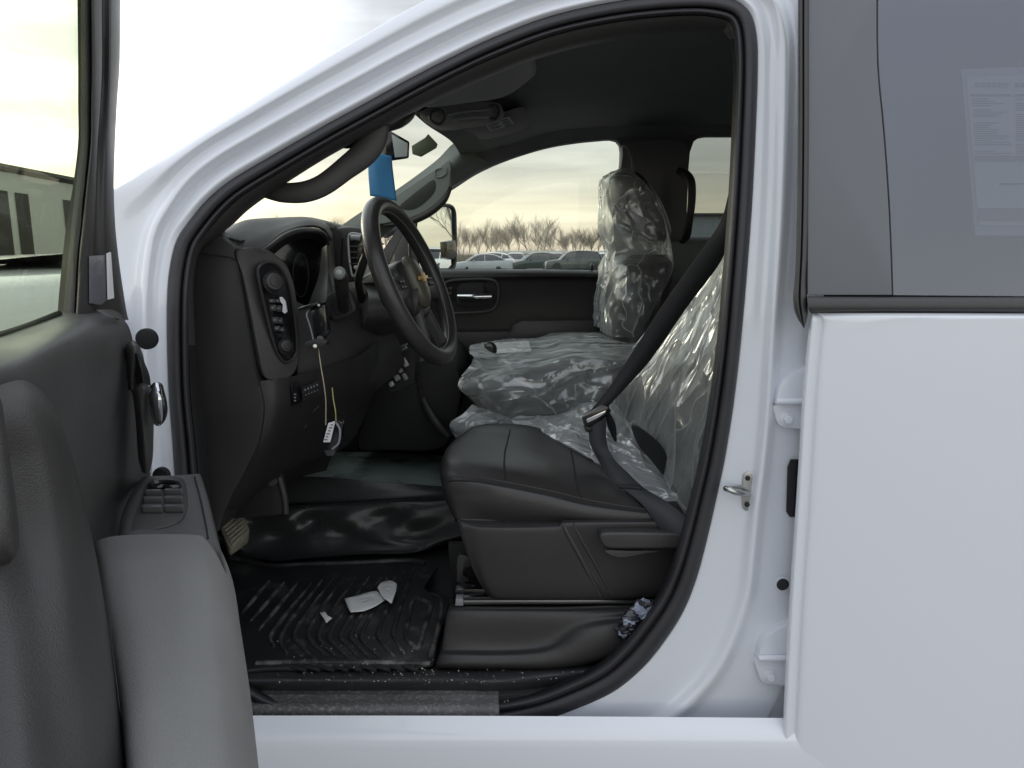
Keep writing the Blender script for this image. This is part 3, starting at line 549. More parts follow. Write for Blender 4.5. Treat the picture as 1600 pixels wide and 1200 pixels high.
# ================================================================ dashboard
dash = surf('dashboard', [A3([(300,372,1.60),(340,362,1.62),(345,354,1.72),(400,352,1.9),(470,352,2.05),(505,352,2.2),(560,360,2.6),(600,382,2.95)]),
      A3([(300,378,1.50),(334,366,1.50),(352,362,1.56),(384,346,1.66),(432,342,1.76),(480,341,1.86),(506,347,1.98),(518,358,2.06)]),
      A3([(303,384,1.48),(336,370,1.48),(366,386,1.50),(396,372,1.56),(436,355,1.66),(478,346,1.76),(505,350,1.88),(518,366,1.97)]),
      A3([(306,388,1.475),(340,378,1.475),(372,398,1.49),(408,392,1.54),(442,366,1.62),(478,354,1.72),(504,358,1.82),(517,376,1.92)])], M['plastic2'], truck, nu=70, nv=40, solid=.006, soff=0)
tube('hood_lip', A3([(404,396,1.53),(420,386,1.55),(444,369,1.61),(470,360,1.68),(496,361,1.78),(508,368,1.84),(513,382,1.90)]), [.003,.005,.006,.006,.006,.005,.003], M['plastic'], dash, n=50, sides=10)
# cluster hollow: inner lining, display, instrument bezels
surf('cluster_lining', [A3([(408,400,1.54),(444,373,1.62),(472,364,1.69),(498,365,1.79),(511,378,1.89)]), A3([(425,400,1.70),(448,382,1.75),(474,374,1.80),(494,376,1.88),(503,386,1.95)])], M['dark'], dash, nu=30, nv=8)
pp('instrument_display', [(405,396),(450,372),(505,372),(512,410),(500,478),(440,500),(430,440)], 1.99, .01, M['gloss'], dash, bevel=.002)
surf('cluster_side', [A3([(503,388,1.95),(498,430,1.95),(480,480,1.92)]), A3([(512,380,1.90),(513,430,1.90),(512,470,1.86)]), A3([(520,364,1.98),(524,420,1.96),(530,450,1.92)])], M['plastic2'], dash, nu=20, nv=14)
for cx, cy in ((470,430),(440,440)):
    tube('gauge_ring', [P(cx+20*math.cos(a)*.6, cy+34*math.sin(a), 1.97) for a in np.linspace(0, 2*math.pi, 24, endpoint=False)], .0015, M['plastic'], dash, closed=True, n=60, sides=6)
pp('cluster_gap_block', [(492,360),(524,354),(534,372),(530,440),(500,440)], 2.03, .02, M['dark'], dash, bevel=.002)  # dark block added to shut out sky light behind the cluster
# end cap facing the open door
cap_o = spl([(299,384),(304,376),(314,366),(334,365),(352,376),(368,389),(376,430),(388,500),(400,570),(406,604),(412,640),(404,690),(384,734),(362,775),(346,812),(340,832),(312,834),(306,780),(301,700),(298,600),(296,480)], 90, True)
pp('dash_end_cap', cap_o, 1.468, .10, M['plastic'], dash, bevel=.007)
tube('end_cap_seam', A3([(302,392,1.462),(330,398,1.460),(366,405,1.462),(374,430,1.462),(386,500,1.462),(398,570,1.462),(405,604,1.462)]), .0013, M['stitch'], dash, n=60, sides=6)
tube('end_cap_edge_line', A3([(368,392,1.47),(371,404,1.465)]), .0015, M['stitch'], dash, n=6, sides=6)
# side defroster grille on top
V, F = [], []; g = []
for k in range(8):
    t = k/7; x = 347+t*26; g.append(prism_geo([P(x, 372+t*6.5, 1.50), P(x+2.2, 372.6+t*6.5, 1.50), P(x+16, 372.5+t*5, 1.56), P(x+13.5, 371+t*5, 1.56)], (0,0,.004)))
V, F = joing(g); mk('defroster_slats', V, F, M['dark'], dash, smooth=False)
# knee panel wrapping round under the pod
surf('knee_panel', [A3([(402,596,1.474),(430,592,1.49),(466,586,1.54),(515,572,1.62),(560,556,1.70),(592,530,1.80)]), A3([(408,645,1.474),(432,642,1.49),(468,634,1.56),(516,625,1.66),(556,612,1.76),(590,590,1.86)]),
      A3([(402,695,1.474),(424,695,1.51),(454,690,1.60),(496,682,1.70),(536,670,1.82),(570,650,1.92)]), A3([(380,740,1.478),(404,742,1.54),(432,738,1.64),(468,724,1.76),(508,708,1.88),(548,690,1.98)]),
      A3([(352,800,1.485),(372,790,1.55),(398,772,1.66),(430,750,1.8),(470,730,1.92),(520,712,2.05)]), A3([(352,812,1.60),(376,800,1.70),(400,780,1.8),(430,760,1.9),(470,745,2.0),(510,735,2.1)])], M['plastic'], dash, nu=50, nv=50)
surf('column_cover', [A3([(462,470,1.60),(492,486,1.66),(512,500,1.70),(545,492,1.76),(574,476,1.82),(598,470,1.86)]), A3([(466,520,1.58),(496,536,1.63),(520,540,1.68),(556,522,1.75),(584,508,1.82),(608,500,1.88)]),
      A3([(466,566,1.57),(500,576,1.62),(540,574,1.70),(575,560,1.78),(600,545,1.85),(622,530,1.90)]), A3([(466,590,1.57),(505,600,1.64),(545,604,1.73),(580,592,1.82),(606,574,1.90),(630,556,1.96)]), A3([(490,610,1.68),(520,622,1.75),(550,624,1.82),(585,612,1.90),(610,592,1.98),(635,575,2.02)])], M['plastic2'], dash, nu=50, nv=40)
# lighting pod with its oval of switches
pod_o = spl([(369,393),(384,388),(406,388),(430,397),(448,416),(460,448),(467,500),(469,550),(462,580),(446,593),(424,595),(411,584),(403,548),(392,490),(380,432)], 90, True)
def PP_(x, y, d=0): return P(x, y, 1.463+max(0, (x-404))/62*.075+d)
pod = prism('light_switch_pod', [PP_(x, y, -.004) for x, y in pod_o], (-.05,.06,0), M['plastic2'], dash, bevel=.008, seg=3)
ro = spl([(403,422),(412,411),(428,411),(442,424),(453,450),(461,500),(464,545),(458,560),(446,566),(436,556),(426,530),(416,490),(407,450)], 60, True)
tube('pod_ring', [PP_(x, y, -.006) for x, y in ro], .0032, M['plastic'], pod, closed=True, n=110, sides=8)
prism('pod_face', [PP_(x, y, -.0055) for x, y in ro], (0,.004,0), M['gloss'], pod, bevel=0)
def knob(name, x, y, r, par):
    c = PP_(x, y, -.008); ax = np.array([.75,-.62,.15]); ax /= np.linalg.norm(ax)
    k = cyl(name, c, c+ax*.016, r, M['plastic2'], par, r1=r*.86, bevel=.003, n=32); cyl('knob_cap', c+ax*.016, c+ax*.0185, r*.62, M['plastic'], k, bevel=.0008, n=28)
    V, F = joing([box_geo(c+ax*.008+(math.cos(a)*np.array([.62,.75,0])+math.sin(a)*np.array([0,.15,1]))*r*.97, (.001,.001,.004)) for a in np.linspace(0, 2*math.pi, 24, endpoint=False)])
    mk('knob_ribs', V, F, M['dark'], k, smooth=False); return k
knob('headlamp_knob', 423, 441, .0195, pod); knob('dimmer_wheel', 442, 541, .0135, pod)
for (x, y, hx, hz) in ((425,470,.0065,.004),(434,470,.005,.004),(427,481,.0065,.006),(436,482,.005,.006),(430,500,.0065,.006),(438,501,.005,.006),(433,513,.006,.005),(441,515,.005,.005)):
    b = box('switch_button', PP_(x, y, -.009), (hx,.004,hz), M['plastic2'], pod, bevel=.0015)
    mk('switch_mark', *box_geo(PP_(x-1, y, -.0136), (.0022,.0004,.0012)), M['grey'], b, smooth=False)
wt = prism('torn_sticker', [PP_(x, y, -.014) for x, y in ((437,464),(441,464),(446,470),(449,487),(445,490),(441,487),(442,476),(437,470))], (0,.001,0), M['label'], None, bevel=0)
tag(wt, 'torn white bit of sticker on the light switch panel', 'sticker')
# small lower switches on the knee panel
pl = prism('fuse_cover', [P(*q) for q in ((471,606,1.53),(497,594,1.585),(499,620,1.60),(473,630,1.545))], (.0,.01,0), M['plastic'], dash, bevel=.002)
V, F = joing([box_geo(P(477+k*4.6, 609-k*1.9, 1.532+k*.011), (.0012,.001,.002)) for k in range(5)]+[box_geo(P(478+k*4.6, 617-k*1.9, 1.536+k*.011), (.001,.001,.0008)) for k in range(5)]); mk('cover_marks', V, F, M['grey'], pl, smooth=False)
pj = prism('lower_switch', [P(*q) for q in ((455,600,1.515),(466,597,1.53),(468,630,1.54),(457,634,1.525))], (0,.01,0), M['gloss'], dash, bevel=.002)
V, F = joing([box_geo(P(461, 616+k*5, 1.518), (.002,.001,.0012)) for k in range(3)]); mk('switch_marks', V, F, M['grey'], pj, smooth=False)
tube('hood_release_edge', A3([(476,668,1.62),(484,650,1.62),(498,634,1.62)]), .0022, M['plastic2'], dash, n=12, sides=8)
# kick panel and its hole
pp('kick_panel', spl([(350,800),(380,768),(430,712),(440,740),(446,790),(444,802),(400,808),(352,810)], 40, True), 1.70, .02, M['plastic'], dash, bevel=.004)
tube('kick_panel_corner', A3([(436,745,1.70),(444,775,1.70),(447,802,1.70)]), .008, M['plastic2'], dash, n=12)
a = P(424, 750, 1.50); cyl('trim_hole', P(425,751,1.690), P(425,751,1.697), .0135, M['dark'], dash, n=28); cyl('hole_clip', P(420,744,1.684), P(420,744,1.69), .0025, M['silver'], dash, n=12)
# main bulk of the dash behind the wheel, and the far part
prof = [(-1.0,1.535),(-.80,1.555),(-.60,1.565),(-.53,1.545),(-.50,1.49),(-.49,1.40),(-.50,1.30),(-.54,1.20),(-.62,1.12),(-.70,1.02),(-1.0,1.0)]
pr = spl([(x, 0, z) for x, z in prof], 60)
V, F = grid([[np.array([x, y, z]) for x, _, z in pr] for y in (2.07, 2.3, 2.6, 2.965)]); mk('dash_body', V, F+[tuple(range(60))], M['plastic'], dash, sharp=60)
V, F = grid([[np.array([min(x-.14, -.665), y, z-.01]) for x, _, z in pr] for y in (1.50, 1.8, 2.075)]); mk('dash_inner_body', V, F, M['dark'], dash)
# centre screen housing with its vent
pp('screen_housing', spl([(518,362),(532,355),(556,355),(568,360),(572,380),(566,410),(552,438),(540,440),(530,420),(520,390)], 60, True), 2.06, .08, M['plastic2'], dash, bevel=.008)
tube('vent_frame', A3([(546,367,2.05),(564,367,2.05),(572,375,2.05),(570,396,2.05),(562,418,2.05),(552,432,2.05),(548,420,2.05),(545,395,2.05)]), .0035, M['silver'], dash, closed=True, n=70, sides=8)
pp('vent_core', [(547,370),(563,370),(567,380),(565,402),(558,420),(551,428),(547,400)], 2.052, .01, M['gloss'], dash, bevel=.001)
tube('vent_bar', A3([(548,371,2.046),(556,371,2.046),(563,372,2.046)]), .008, M['silver'], dash, n=10, flat=.4, fdir=(0,1,0))
for k in range(4): tube('vent_vane', A3([(547,385+k*9,2.047),(566-k*2,385+k*9,2.047)]), .0022, M['plastic2'], dash, n=4, sides=6)
a = P(555,418,2.045); cyl('vent_knob', a, a+np.array([.003,-.006,0]), .006, M['silver'], dash, n=16)
# column shroud
surf('column_shroud', [[P(x+dx, y+dy, Y) for dx, dy, Y in ((0,-42,1.86),(10,-36,1.78),(14,-15,1.72),(10,12,1.72),(2,30,1.78),(-4,40,1.86),(-6,20,1.94),(-4,-20,1.94))] for x, y in ((562,486),(580,484),(600,484),(622,480),(640,476))], M['plastic2'], truck, nu=40, nv=20, cu=True, caps=True)
surf('shroud_top_lit', [A3([(552,450,1.86),(556,440,1.9),(566,438,1.95)]), A3([(575,430,1.78),(578,424,1.86),(588,422,1.95)]), A3([(606,424,1.76),(606,414,1.86),(612,412,1.95)])], M['farg'], truck, nu=14, nv=14)  # lit top of the shroud drawn as a paler sheet
# shifter bezel, stalk, knob
sb = prism('shifter_bezel', [P(x, y, 1.70) for x, y in spl([(509,470),(514,460),(530,452),(544,452),(551,466),(556,484),(550,490),(524,500),(518,496),(512,484)], 50, True)], (0,.02,0), M['plastic'], truck, bevel=.004)
prism('bezel_rim', [P(x, y, 1.697) for x, y in spl([(516,474),(520,464),(533,458),(542,459),(547,472),(550,482),(545,487),(526,494),(521,488)], 50, True)], (0,.004,0), M['dark'], sb, bevel=.001)
stk = tube('gear_shifter', A3([(537,482,1.70),(535,466,1.66),(534,448,1.62),(532,432,1.59),(530.5,427,1.575)]), [.012,.013,.0155,.0155,.0145], M['plastic'], truck, n=30, sides=20)
a = P(530.2,425.6,1.570); cyl('shifter_cap', a+np.array([0,.006,0]), a, .0122, M['farg'], stk, n=30, bevel=.002); cyl('shifter_button', a, a+np.array([0,-.003,0]), .0065, M['silver'], stk, n=24)
tube('turn_signal_stalk', A3([(566,470,1.80),(560,440,1.74),(566,415,1.70),(572,398,1.68)]), [.008,.009,.010,.009], M['plastic'], truck, n=20)
# centre stack buttons
cs = prism('centre_stack', [P(x, y, 2.02) for x, y in ((596,560),(640,536),(650,560),(648,600),(612,616),(600,600))], (0,.1,0), M['dark'], truck, bevel=.006)
g1 = prism('trailer_brake_label', [P(x, y, 2.0) for x, y in ((604,553),(630,539),(637,544),(608,560))], (0,.01,0), M['grey'], cs, bevel=.001)
for k in range(8): mk('toggle', *box_geo(P(609+k*3.3, 553-k*1.75, 1.996), (.0015,.001,.003)), M['gloss'], g1, smooth=False)
for k, (x, y, wx, wz, mt) in enumerate(((612,572,.008,.009,'silver'),(624,575,.006,.014,'grey'),(633,566,.007,.013,'silver'),(621,590,.008,.008,'grey'),(612,600,.007,.007,'silver'),(633,588,.006,.010,'grey'))):
    rt = np.array(Matrix.Rotation(R(-28), 3, 'Y')); box('centre_button', P(x, y, 2.0), (wx,.006,wz), M[mt], cs, rot=rt, bevel=.003)
    rt = rt
# console that runs down from the dash
pp('console_side', spl([(585,610),(640,570),(700,560),(720,600),(712,660),(690,700),(600,704),(560,700),(570,650)], 60, True), 2.34, .5, M['dark'], truck, bevel=.01)
tube('console_curve', A3([(660,622,2.32),(668,640,2.31),(682,662,2.30),(700,682,2.30)]), [.010,.014,.015,.012], M['plastic'], truck, n=20, flat=.5, fdir=(0,1,0))
tube('console_arch', A3([(640,590,2.33),(652,588,2.33),(656,600,2.33),(658,618,2.32)]), .005, M['plastic'], truck, n=20, sides=8)
# ================================================================ steering wheel (local frame: a across, b up, n towards the driver)
th, yw = R(22), R(-10)
wn = np.array([math.cos(th)*math.cos(yw), math.cos(th)*math.sin(yw), math.sin(th)]); wa = np.cross([0,0,1], wn); wa /= np.linalg.norm(wa); wb = np.cross(wn, wa)
WC = P(645, 440, 1.78); WR = .1925
def W(a, b, n=0): return WC + a*wa + b*wb + n*wn
rim = tube('steering_wheel', [W(WR*math.cos(t), WR*math.sin(t)) for t in np.linspace(0, 2*math.pi, 48, endpoint=False)], .0205, M['vinyl'], truck, closed=True, n=120, sides=20)
tube('rim_stitching', [W((WR-.0188)*math.cos(t), (WR-.0188)*math.sin(t), .007) for t in np.linspace(0, 2*math.pi, 48, endpoint=False)], .0011, M['grey'], rim, closed=True, n=160, sides=5)
hub = surf('wheel_hub', [[W(s*a, s*b-.01, n) for a, b in [(.085,.045),(.05,.062),(0,.066),(-.05,.062),(-.085,.045),(-.09,.0),(-.07,-.05),(-.035,-.075),(0,-.08),(.035,-.075),(.07,-.05),(.09,0)]] for s, n in ((.9,-.05),(1,-.03),(1,-.012),(.94,.0),(.80,.004))], M['plastic'], rim, nu=60, nv=24, cu=True, caps=True)
surf('airbag_pad', [[W(s*a, s*b-.005, n) for a, b in [(.034,.045),(.02,.062),(0,.066),(-.02,.062),(-.034,.045),(-.038,0),(-.028,-.05),(0,-.066),(.028,-.05),(.038,0)]] for s, n in ((1,.002),(.97,.012),(.8,.022),(.4,.028),(.05,.029))], M['beige'], rim, nu=60, nv=20, cu=True)
bow = [(-.030,.004),(-.010,.004),(-.007,.013),(.013,.013),(.015,.004),(.030,.004),(.027,-.006),(.010,-.006),(.007,-.013),(-.013,-.013),(-.015,-.006),(-.033,-.006)]
prism('bow_tie_emblem', [W(a, b, .031) for a, b in [(q[0]*1.1, q[1]*.85) for q in bow]], tuple(wn*-.006), M['amber'], rim, bevel=.001)
for sg in (-1, 1):
    surf('spoke', [[W(sg*a, b+db, n) for a, b in ((.07,-.005),(.11,-.012),(.15,-.018),(.185,-.022))] for db, n in ((.030,-.012),(.020,.004),(-.016,.006),(-.034,-.004),(-.030,-.022),(.022,-.024),(.030,-.012))], M['plastic2'], rim, nu=16, nv=30)
    V, F = joing([box_geo(W(sg*(.100+.018*i), .000-.013*j, .008), (.005,.005,.004)) for i in range(2) for j in range(2)]); mk('wheel_switches', V, F, M['gloss'], rim, bevel=.0015)
    surf('lower_spoke', [[W(sg*a, b, n) for a, b in ((.03+e,-.065),(.045+e,-.11),(.062+e,-.15),(.072+e,-.178))] for e, n in ((-.012,-.02),(-.008,.0),(.006,.003),(.012,-.01),(.008,-.02))], M['plastic2'], rim, nu=16, nv=16)

# ================================================================ pedals, tunnel, floor
pd_ = prism('parking_brake_pedal', [P(*q) for q in ((344,826,1.72),(372,802,1.76),(380,801,1.77),(390,828,1.76),(388,836,1.74),(361,856,1.68),(356,852,1.68))], (-.01,.02,-.03), M['tan'], truck, bevel=.004)
g = []
for k in range(6):
    t = k/5; a = P(347+t*14, 826+t*27, 1.700-t*.03); b = P(375+t*13, 803+t*26, 1.75-t*.02); g.append(tube_geo([a+(b-a)*.04, b+(a-b)*.06], .0028, n=4, sides=6))
V, F = joing(g); mk('pedal_ribs', V, F, M['tan'], pd_)
tube('pedal_arm', A3([(350,835,1.74),(335,810,1.8),(330,780,1.82)]), .01, M['dark'], pd_, n=8)
fl = surf('tunnel_carpet', [AZ([(300,845,.66),(345,850,.66),(382,868,.665),(430,876,.665),(480,872,.665),(560,866,.665),(640,864,.665),(700,850,.665),(760,840,.665)]),
     A3([(300,842,2.08),(350,846,2.08),(384,862,2.085),(432,869,2.085),(480,864,2.09),(560,859,2.10),(640,856,2.11),(700,842,2.12),(760,830,2.12)]),
     A3([(300,820,2.10),(350,830,2.105),(392,846,2.11),(440,842,2.135),(480,842,2.115),(540,838,2.14),(600,842,2.12),(655,834,2.15),(720,815,2.15)]),
     A3([(300,806,2.12),(352,812,2.12),(400,818,2.145),(450,812,2.13),(490,816,2.16),(540,810,2.14),(600,812,2.165),(650,806,2.15),(720,800,2.17)]),
     A3([(300,800,2.14),(352,802,2.14),(410,800,2.15),(455,796,2.15),(500,793,2.16),(560,790,2.17),(620,787,2.17),(670,785,2.18),(720,782,2.19)]),
     A3([(300,796,2.18),(352,797,2.18),(410,794,2.18),(455,790,2.18),(500,787,2.19),(560,784,2.20),(620,780,2.21),(670,778,2.22),(720,778,2.22)])], M['floorv'], truck, nu=110, nv=60)
surf('tunnel_step', [A3([(420,788,2.19),(520,785,2.20),(620,780,2.21),(720,778,2.22)]), A3([(430,786,2.21),(520,782,2.22),(620,778,2.23),(720,774,2.24)]), A3([(440,762,2.24),(520,760,2.25),(620,764,2.26),(720,768,2.26)]), A3([(440,744,2.27),(520,747,2.27),(620,755,2.28),(720,762,2.28)])], M['floorv'], truck, nu=30, nv=30)
surf('tunnel_top', [A3([(440,744,2.27),(500,745,2.27),(600,753,2.28),(720,762,2.28)]), A3([(445,738,2.30),(500,740,2.30),(600,748,2.31),(720,757,2.31)]), A3([(450,722,2.42),(520,718,2.45),(600,722,2.48),(720,730,2.50)]), A3([(470,706,2.60),(540,706,2.62),(620,708,2.68),(720,714,2.72)])], mat('tunnel_vinyl_lit', (.30,.37,.345), .30, bump=.5, bscale=20, var=.3, vscale=8, bdist=.004), truck, nu=50, nv=40)  # sky sheen on the vinyl is put into its pale green colour
ZM = .665
sill = surf('sill_plate', [AZ([(300,1046,.662),(700,1044,.662),(800,1043,.662),(1010,1040,.662)])+[], AZ([(300,1052,.668),(700,1050,.668),(800,1049,.668),(1030,1030,.668)]), AZ([(300,1066,.668),(700,1064,.668),(800,1064,.668),(1040,1030,.668)]),
     [P(300,1092,1.44),P(700,1092,1.44),P(800,1090,1.44),P(1030,1045,1.44)], [P(300,1108,1.395),P(700,1108,1.395),P(780,1108,1.395),P(900,1100,1.42)]], M['sillp'], truck, nu=60, nv=30)
surf('sill_scuff_plate', [[P(330,1066,1.455),P(560,1066,1.455),P(779,1066,1.455)], [P(330,1092,1.40),P(560,1092,1.40),P(779,1092,1.40)], [P(330,1106,1.362),P(560,1106,1.362),P(780,1106,1.362)], [P(330,1122,1.355),P(560,1122,1.355),P(780,1122,1.355)], [P(330,1150,1.352),P(560,1150,1.352),P(780,1150,1.352)]], M['scuff'], truck, nu=30, nv=30, solid=.003)
UP = lambda l: [p+np.array([0,-.001,.0035]) for p in l]
# ================================================================ driver's seat
seat = surf('driver_seat', [
  A3([(724,820,1.62),(712,812,1.505),(760,815,1.495),(850,819,1.495),(950,817,1.495),(1075,820,1.50)]),
  A3([(712,800,1.66),(697,775,1.51),(760,786,1.475),(850,800,1.475),(950,812,1.48),(1075,815,1.49)]),
  A3([(706,770,1.70),(691,748,1.53),(760,760,1.478),(850,777,1.478),(930,794,1.482),(1075,810,1.49)]),
  A3([(704,752,1.74),(690,735,1.56),(760,751,1.492),(850,768,1.492),(930,787,1.495),(1075,806,1.495)]),
  A3([(706,735,1.80),(693,716,1.62),(762,728,1.54),(850,745,1.54),(930,768,1.54),(1080,800,1.53)]),
  A3([(712,715,1.86),(702,697,1.72),(772,706,1.64),(850,721,1.63),(930,745,1.63),(1080,795,1.62)]),
  A3([(728,700,1.90),(720,680,1.82),(790,680,1.80),(850,692,1.80),(920,716,1.80),(1080,788,1.78)]),
  A3([(745,690,1.94),(740,668,1.92),(795,662,1.94),(855,672,1.94),(920,700,1.94),(1080,778,1.94)]),
  A3([(750,700,2.00),(748,690,2.00),(800,690,2.01),(860,700,2.01),(920,730,2.01),(1080,800,2.01)])], M['vinyl'], truck, nu=80, nv=80)
def sm(name, pts, r, m, off=.0004, n=60): return tube(name, [on(seat, *p, off) for p in spl([(x, y, 0) for x, y in pts], 34)[:, :2]], r, m, seat, n=n, sides=6)
sm('side_seam', [(699,752),(720,751),(760,755),(850,772),(930,790),(1010,801)], .0020, M['stitch'])
sm('side_stitching', [(700,745),(722,744),(760,748),(850,765),(930,783.5),(1010,796)], .0010, M['plastic2'])
sm('cross_seam', [(797,672),(793,690),(789,706),(788,728),(790,750)], .0022, M['stitch'])
sm('rear_cross_seam', [(892,706),(896,724),(899,745),(904,768),(909,778)], .0022, M['stitch'])
sh_o = [(712,810),(722,848),(735,886),(748,912),(760,926),(772,934),(790,937),(948,937),(962,931),(1062,931),(1078,880),(1078,806),(900,808)]
shd = pp('seat_side_shield', sh_o, 1.492, .10, M['plastic'], truck, bevel=.008, seg=3)
surf('shield_top_ledge', [A3([(714,808,1.500),(735,812,1.495),(870,812,1.495),(884,808,1.495),(1070,806,1.495)]), A3([(720,816,1.482),(752,822,1.474),(868,821,1.474),(886,815,1.475),(1070,814,1.475)]), A3([(724,828,1.474),(756,830,1.467),(868,829,1.467),(890,822,1.468),(1070,820,1.469)]),
     A3([(736,880,1.478),(764,885,1.466),(902,885,1.467),(924,880,1.474),(1070,880,1.480)]), A3([(756,922,1.482),(780,932,1.470),(934,934,1.471),(950,931,1.478),(1066,930,1.484)]), A3([(766,934,1.50),(788,937,1.49),(934,937,1.49),(950,937,1.49),(1066,931,1.495)])], M['plastic'], shd, nu=70, nv=40)
tube('shield_groove_edge', A3([(880,820,1.468),(888,836,1.4655),(912,880,1.467),(938,932,1.470)]), [.003,.0045,.0045,.002], M['plastic2'], shd, n=30, sides=8)
tube('shield_groove_edge_rear', A3([(896,818,1.469),(905,836,1.470),(930,880,1.474),(956,930,1.478)]), [.002,.004,.004,.002], M['plastic2'], shd, n=30, sides=8)
lev = prism('recline_lever', [P(x, y, 1.440) for x, y in spl([(937,838),(943,833),(960,832),(1040,833),(1068,836),(1072,850),(1058,857),(1000,858),(952,857),(941,850)], 50, True)], (0,.03,0), M['plastic2'], shd, bevel=.006, seg=3)
pp('lever_recess', spl([(946,860),(985,861),(1030,861),(1000,866),(980,870),(964,870),(952,866)], 40, True), 1.462, .004, M['doorp'], shd, bevel=.001)
# base riser and slide rail
ris = surf('seat_riser', [A3([(716,946,1.56),(706,944,1.545),(800,944,1.545),(880,944,1.545),(960,943,1.545),(1050,942,1.545)]), A3([(712,952,1.52),(704,949,1.500),(800,949,1.495),(880,949,1.495),(960,947,1.495),(1048,946,1.50)]), A3([(708,960,1.52),(701,960,1.480),(800,960,1.474),(880,960,1.474),(960,957,1.474),(1046,952,1.485)]),
     A3([(702,1008,1.50),(694,1010,1.465),(800,1011,1.462),(860,1003,1.462),(920,972,1.464),(1040,962,1.475)]), A3([(698,1022,1.50),(690,1024,1.444),(800,1025,1.440),(868,1018,1.440),(935,985,1.444),(1035,972,1.462)]), A3([(694,1036,1.50),(686,1039,1.438),(800,1041,1.434),(880,1038,1.434),(960,1018,1.437),(1030,985,1.455)]), A3([(694,1042,1.50),(686,1044,1.45),(800,1046,1.45),(880,1044,1.45),(965,1026,1.45),(1034,990,1.46)])], M['plastic'], truck, nu=70, nv=50)
rl = pp('seat_rail', [(724,937),(1048,936),(1048,944),(724,945)], 1.505, .05, M['steel'], truck, bevel=.002)
pp('rail_cover', [(724,933),(1048,933),(1050,938),(724,938.5)], 1.500, .05, M['gloss'], rl, bevel=.001)
pp('rail_end', [(712,936),(724,936),(724,947),(711,947)], 1.50, .05, M['grey'], rl, bevel=.002)
pp('rail_cap', [(711,921),(760,921),(762,928),(712,928)], 1.52, .04, M['gloss'], rl, bevel=.002)
pp('seat_bracket', spl([(716,868),(734,872),(738,884),(726,888),(724,900),(733,906),(733,925),(716,925),(714,900)], 30, True), 1.60, .02, M['plastic2'], truck, bevel=.002)
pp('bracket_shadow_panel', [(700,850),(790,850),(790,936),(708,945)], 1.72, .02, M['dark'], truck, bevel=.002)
# backrest (front face seen obliquely from the side)
bk_rows = [A3([(950,668,2.02),(962,672,1.97),(1000,700,1.85),(1040,740,1.68),(1075,790,1.55),(1100,815,1.50),(1140,820,1.49),(1200,815,1.50)]), A3([(972,600,2.02),(985,602,1.97),(1022,620,1.85),(1062,650,1.68),(1098,690,1.56),(1124,700,1.51),(1160,700,1.49),(1220,700,1.50)]),
   A3([(1018,520,2.02),(1030,522,1.97),(1062,528,1.85),(1098,545,1.68),(1128,565,1.56),(1150,570,1.51),(1190,570,1.49),(1250,570,1.50)]), A3([(1066,450,2.02),(1080,450,1.97),(1112,440,1.85),(1142,440,1.68),(1168,440,1.56),(1190,440,1.52),(1225,440,1.50),(1280,440,1.51)]),
   A3([(1104,402,2.0),(1116,398,1.96),(1146,378,1.85),(1180,360,1.70),(1206,350,1.60),(1225,345,1.55),(1260,340,1.54),(1300,340,1.55)])]
surf('driver_backrest', bk_rows, M['vinyl'], truck, nu=50, nv=50)
pp('near_lower_trim', [(1035,860),(1070,840),(1130,700),(1180,700),(1160,900),(1090,1010),(1010,1050),(1030,960)], 1.56, .05, M['dark'], truck, bevel=.004)

# ================================================================ middle seat / console and passenger seat
mid = surf('middle_seat', [A3([(738,560,2.78),(770,545,2.80),(860,534,2.82),(1000,534,2.82),(1090,536,2.8)]), A3([(735,576,2.32),(775,562,2.32),(860,556,2.32),(1000,552,2.32),(1090,560,2.3)]), A3([(726,600,2.14),(790,590,2.12),(868,575,2.12),(1000,574,2.12),(1090,590,2.1)]),
     A3([(724,614,2.12),(790,612,2.09),(852,618,2.09),(1000,612,2.09),(1080,630,2.08)]), A3([(748,640,2.13),(800,645,2.10),(880,650,2.10),(1000,660,2.10),(1080,670,2.10)]), A3([(750,690,2.14),(800,700,2.12),(880,720,2.12),(1000,740,2.12),(1080,750,2.10)])], M['plastic2'], truck, nu=50, nv=40)
pst = []
for (y, x0, x1, hw, yc) in ((600,952,1075,.26,2.66),(520,954,1045,.25,2.66),(460,956,1050,.24,2.66),(410,968,1062,.20,2.67),(398,985,1060,.13,2.67)):
    c = P((x0+x1)/2, y, 2.48); hx = (P(x1, y, 2.48)-P(x0, y, 2.48))[0]/2
    pst.append([np.array([c[0]+hx*math.copysign(abs(math.cos(a))**.6, math.cos(a)), yc+hw*math.copysign(abs(math.sin(a))**.5, math.sin(a)), c[2]]) for a in np.linspace(0, 2*math.pi, 28, endpoint=False)])
psb = surf('passenger_seat', pst, M['vinyl'], truck, nu=60, nv=30, cu=True, caps=True)
hrs = []
for (y, x0, x1, hw) in ((376,1000,1052,.10),(360,980,1056,.14),(320,962,1042,.155),(285,958,1020,.15),(268,965,1004,.12),(264,975,992,.05)):
    c = P((x0+x1)/2, y, 2.55); hx = (P(x1, y, 2.55)-P(x0, y, 2.55))[0]/2
    hrs.append([np.array([c[0]+hx*math.copysign(abs(math.cos(a))**.7, math.cos(a)), 2.68+hw*math.copysign(abs(math.sin(a))**.6, math.sin(a)), c[2]]) for a in np.linspace(0, 2*math.pi, 28, endpoint=False)])
surf('headrest', hrs, M['vinyl'], psb, nu=60, nv=30, cu=True, caps=True)

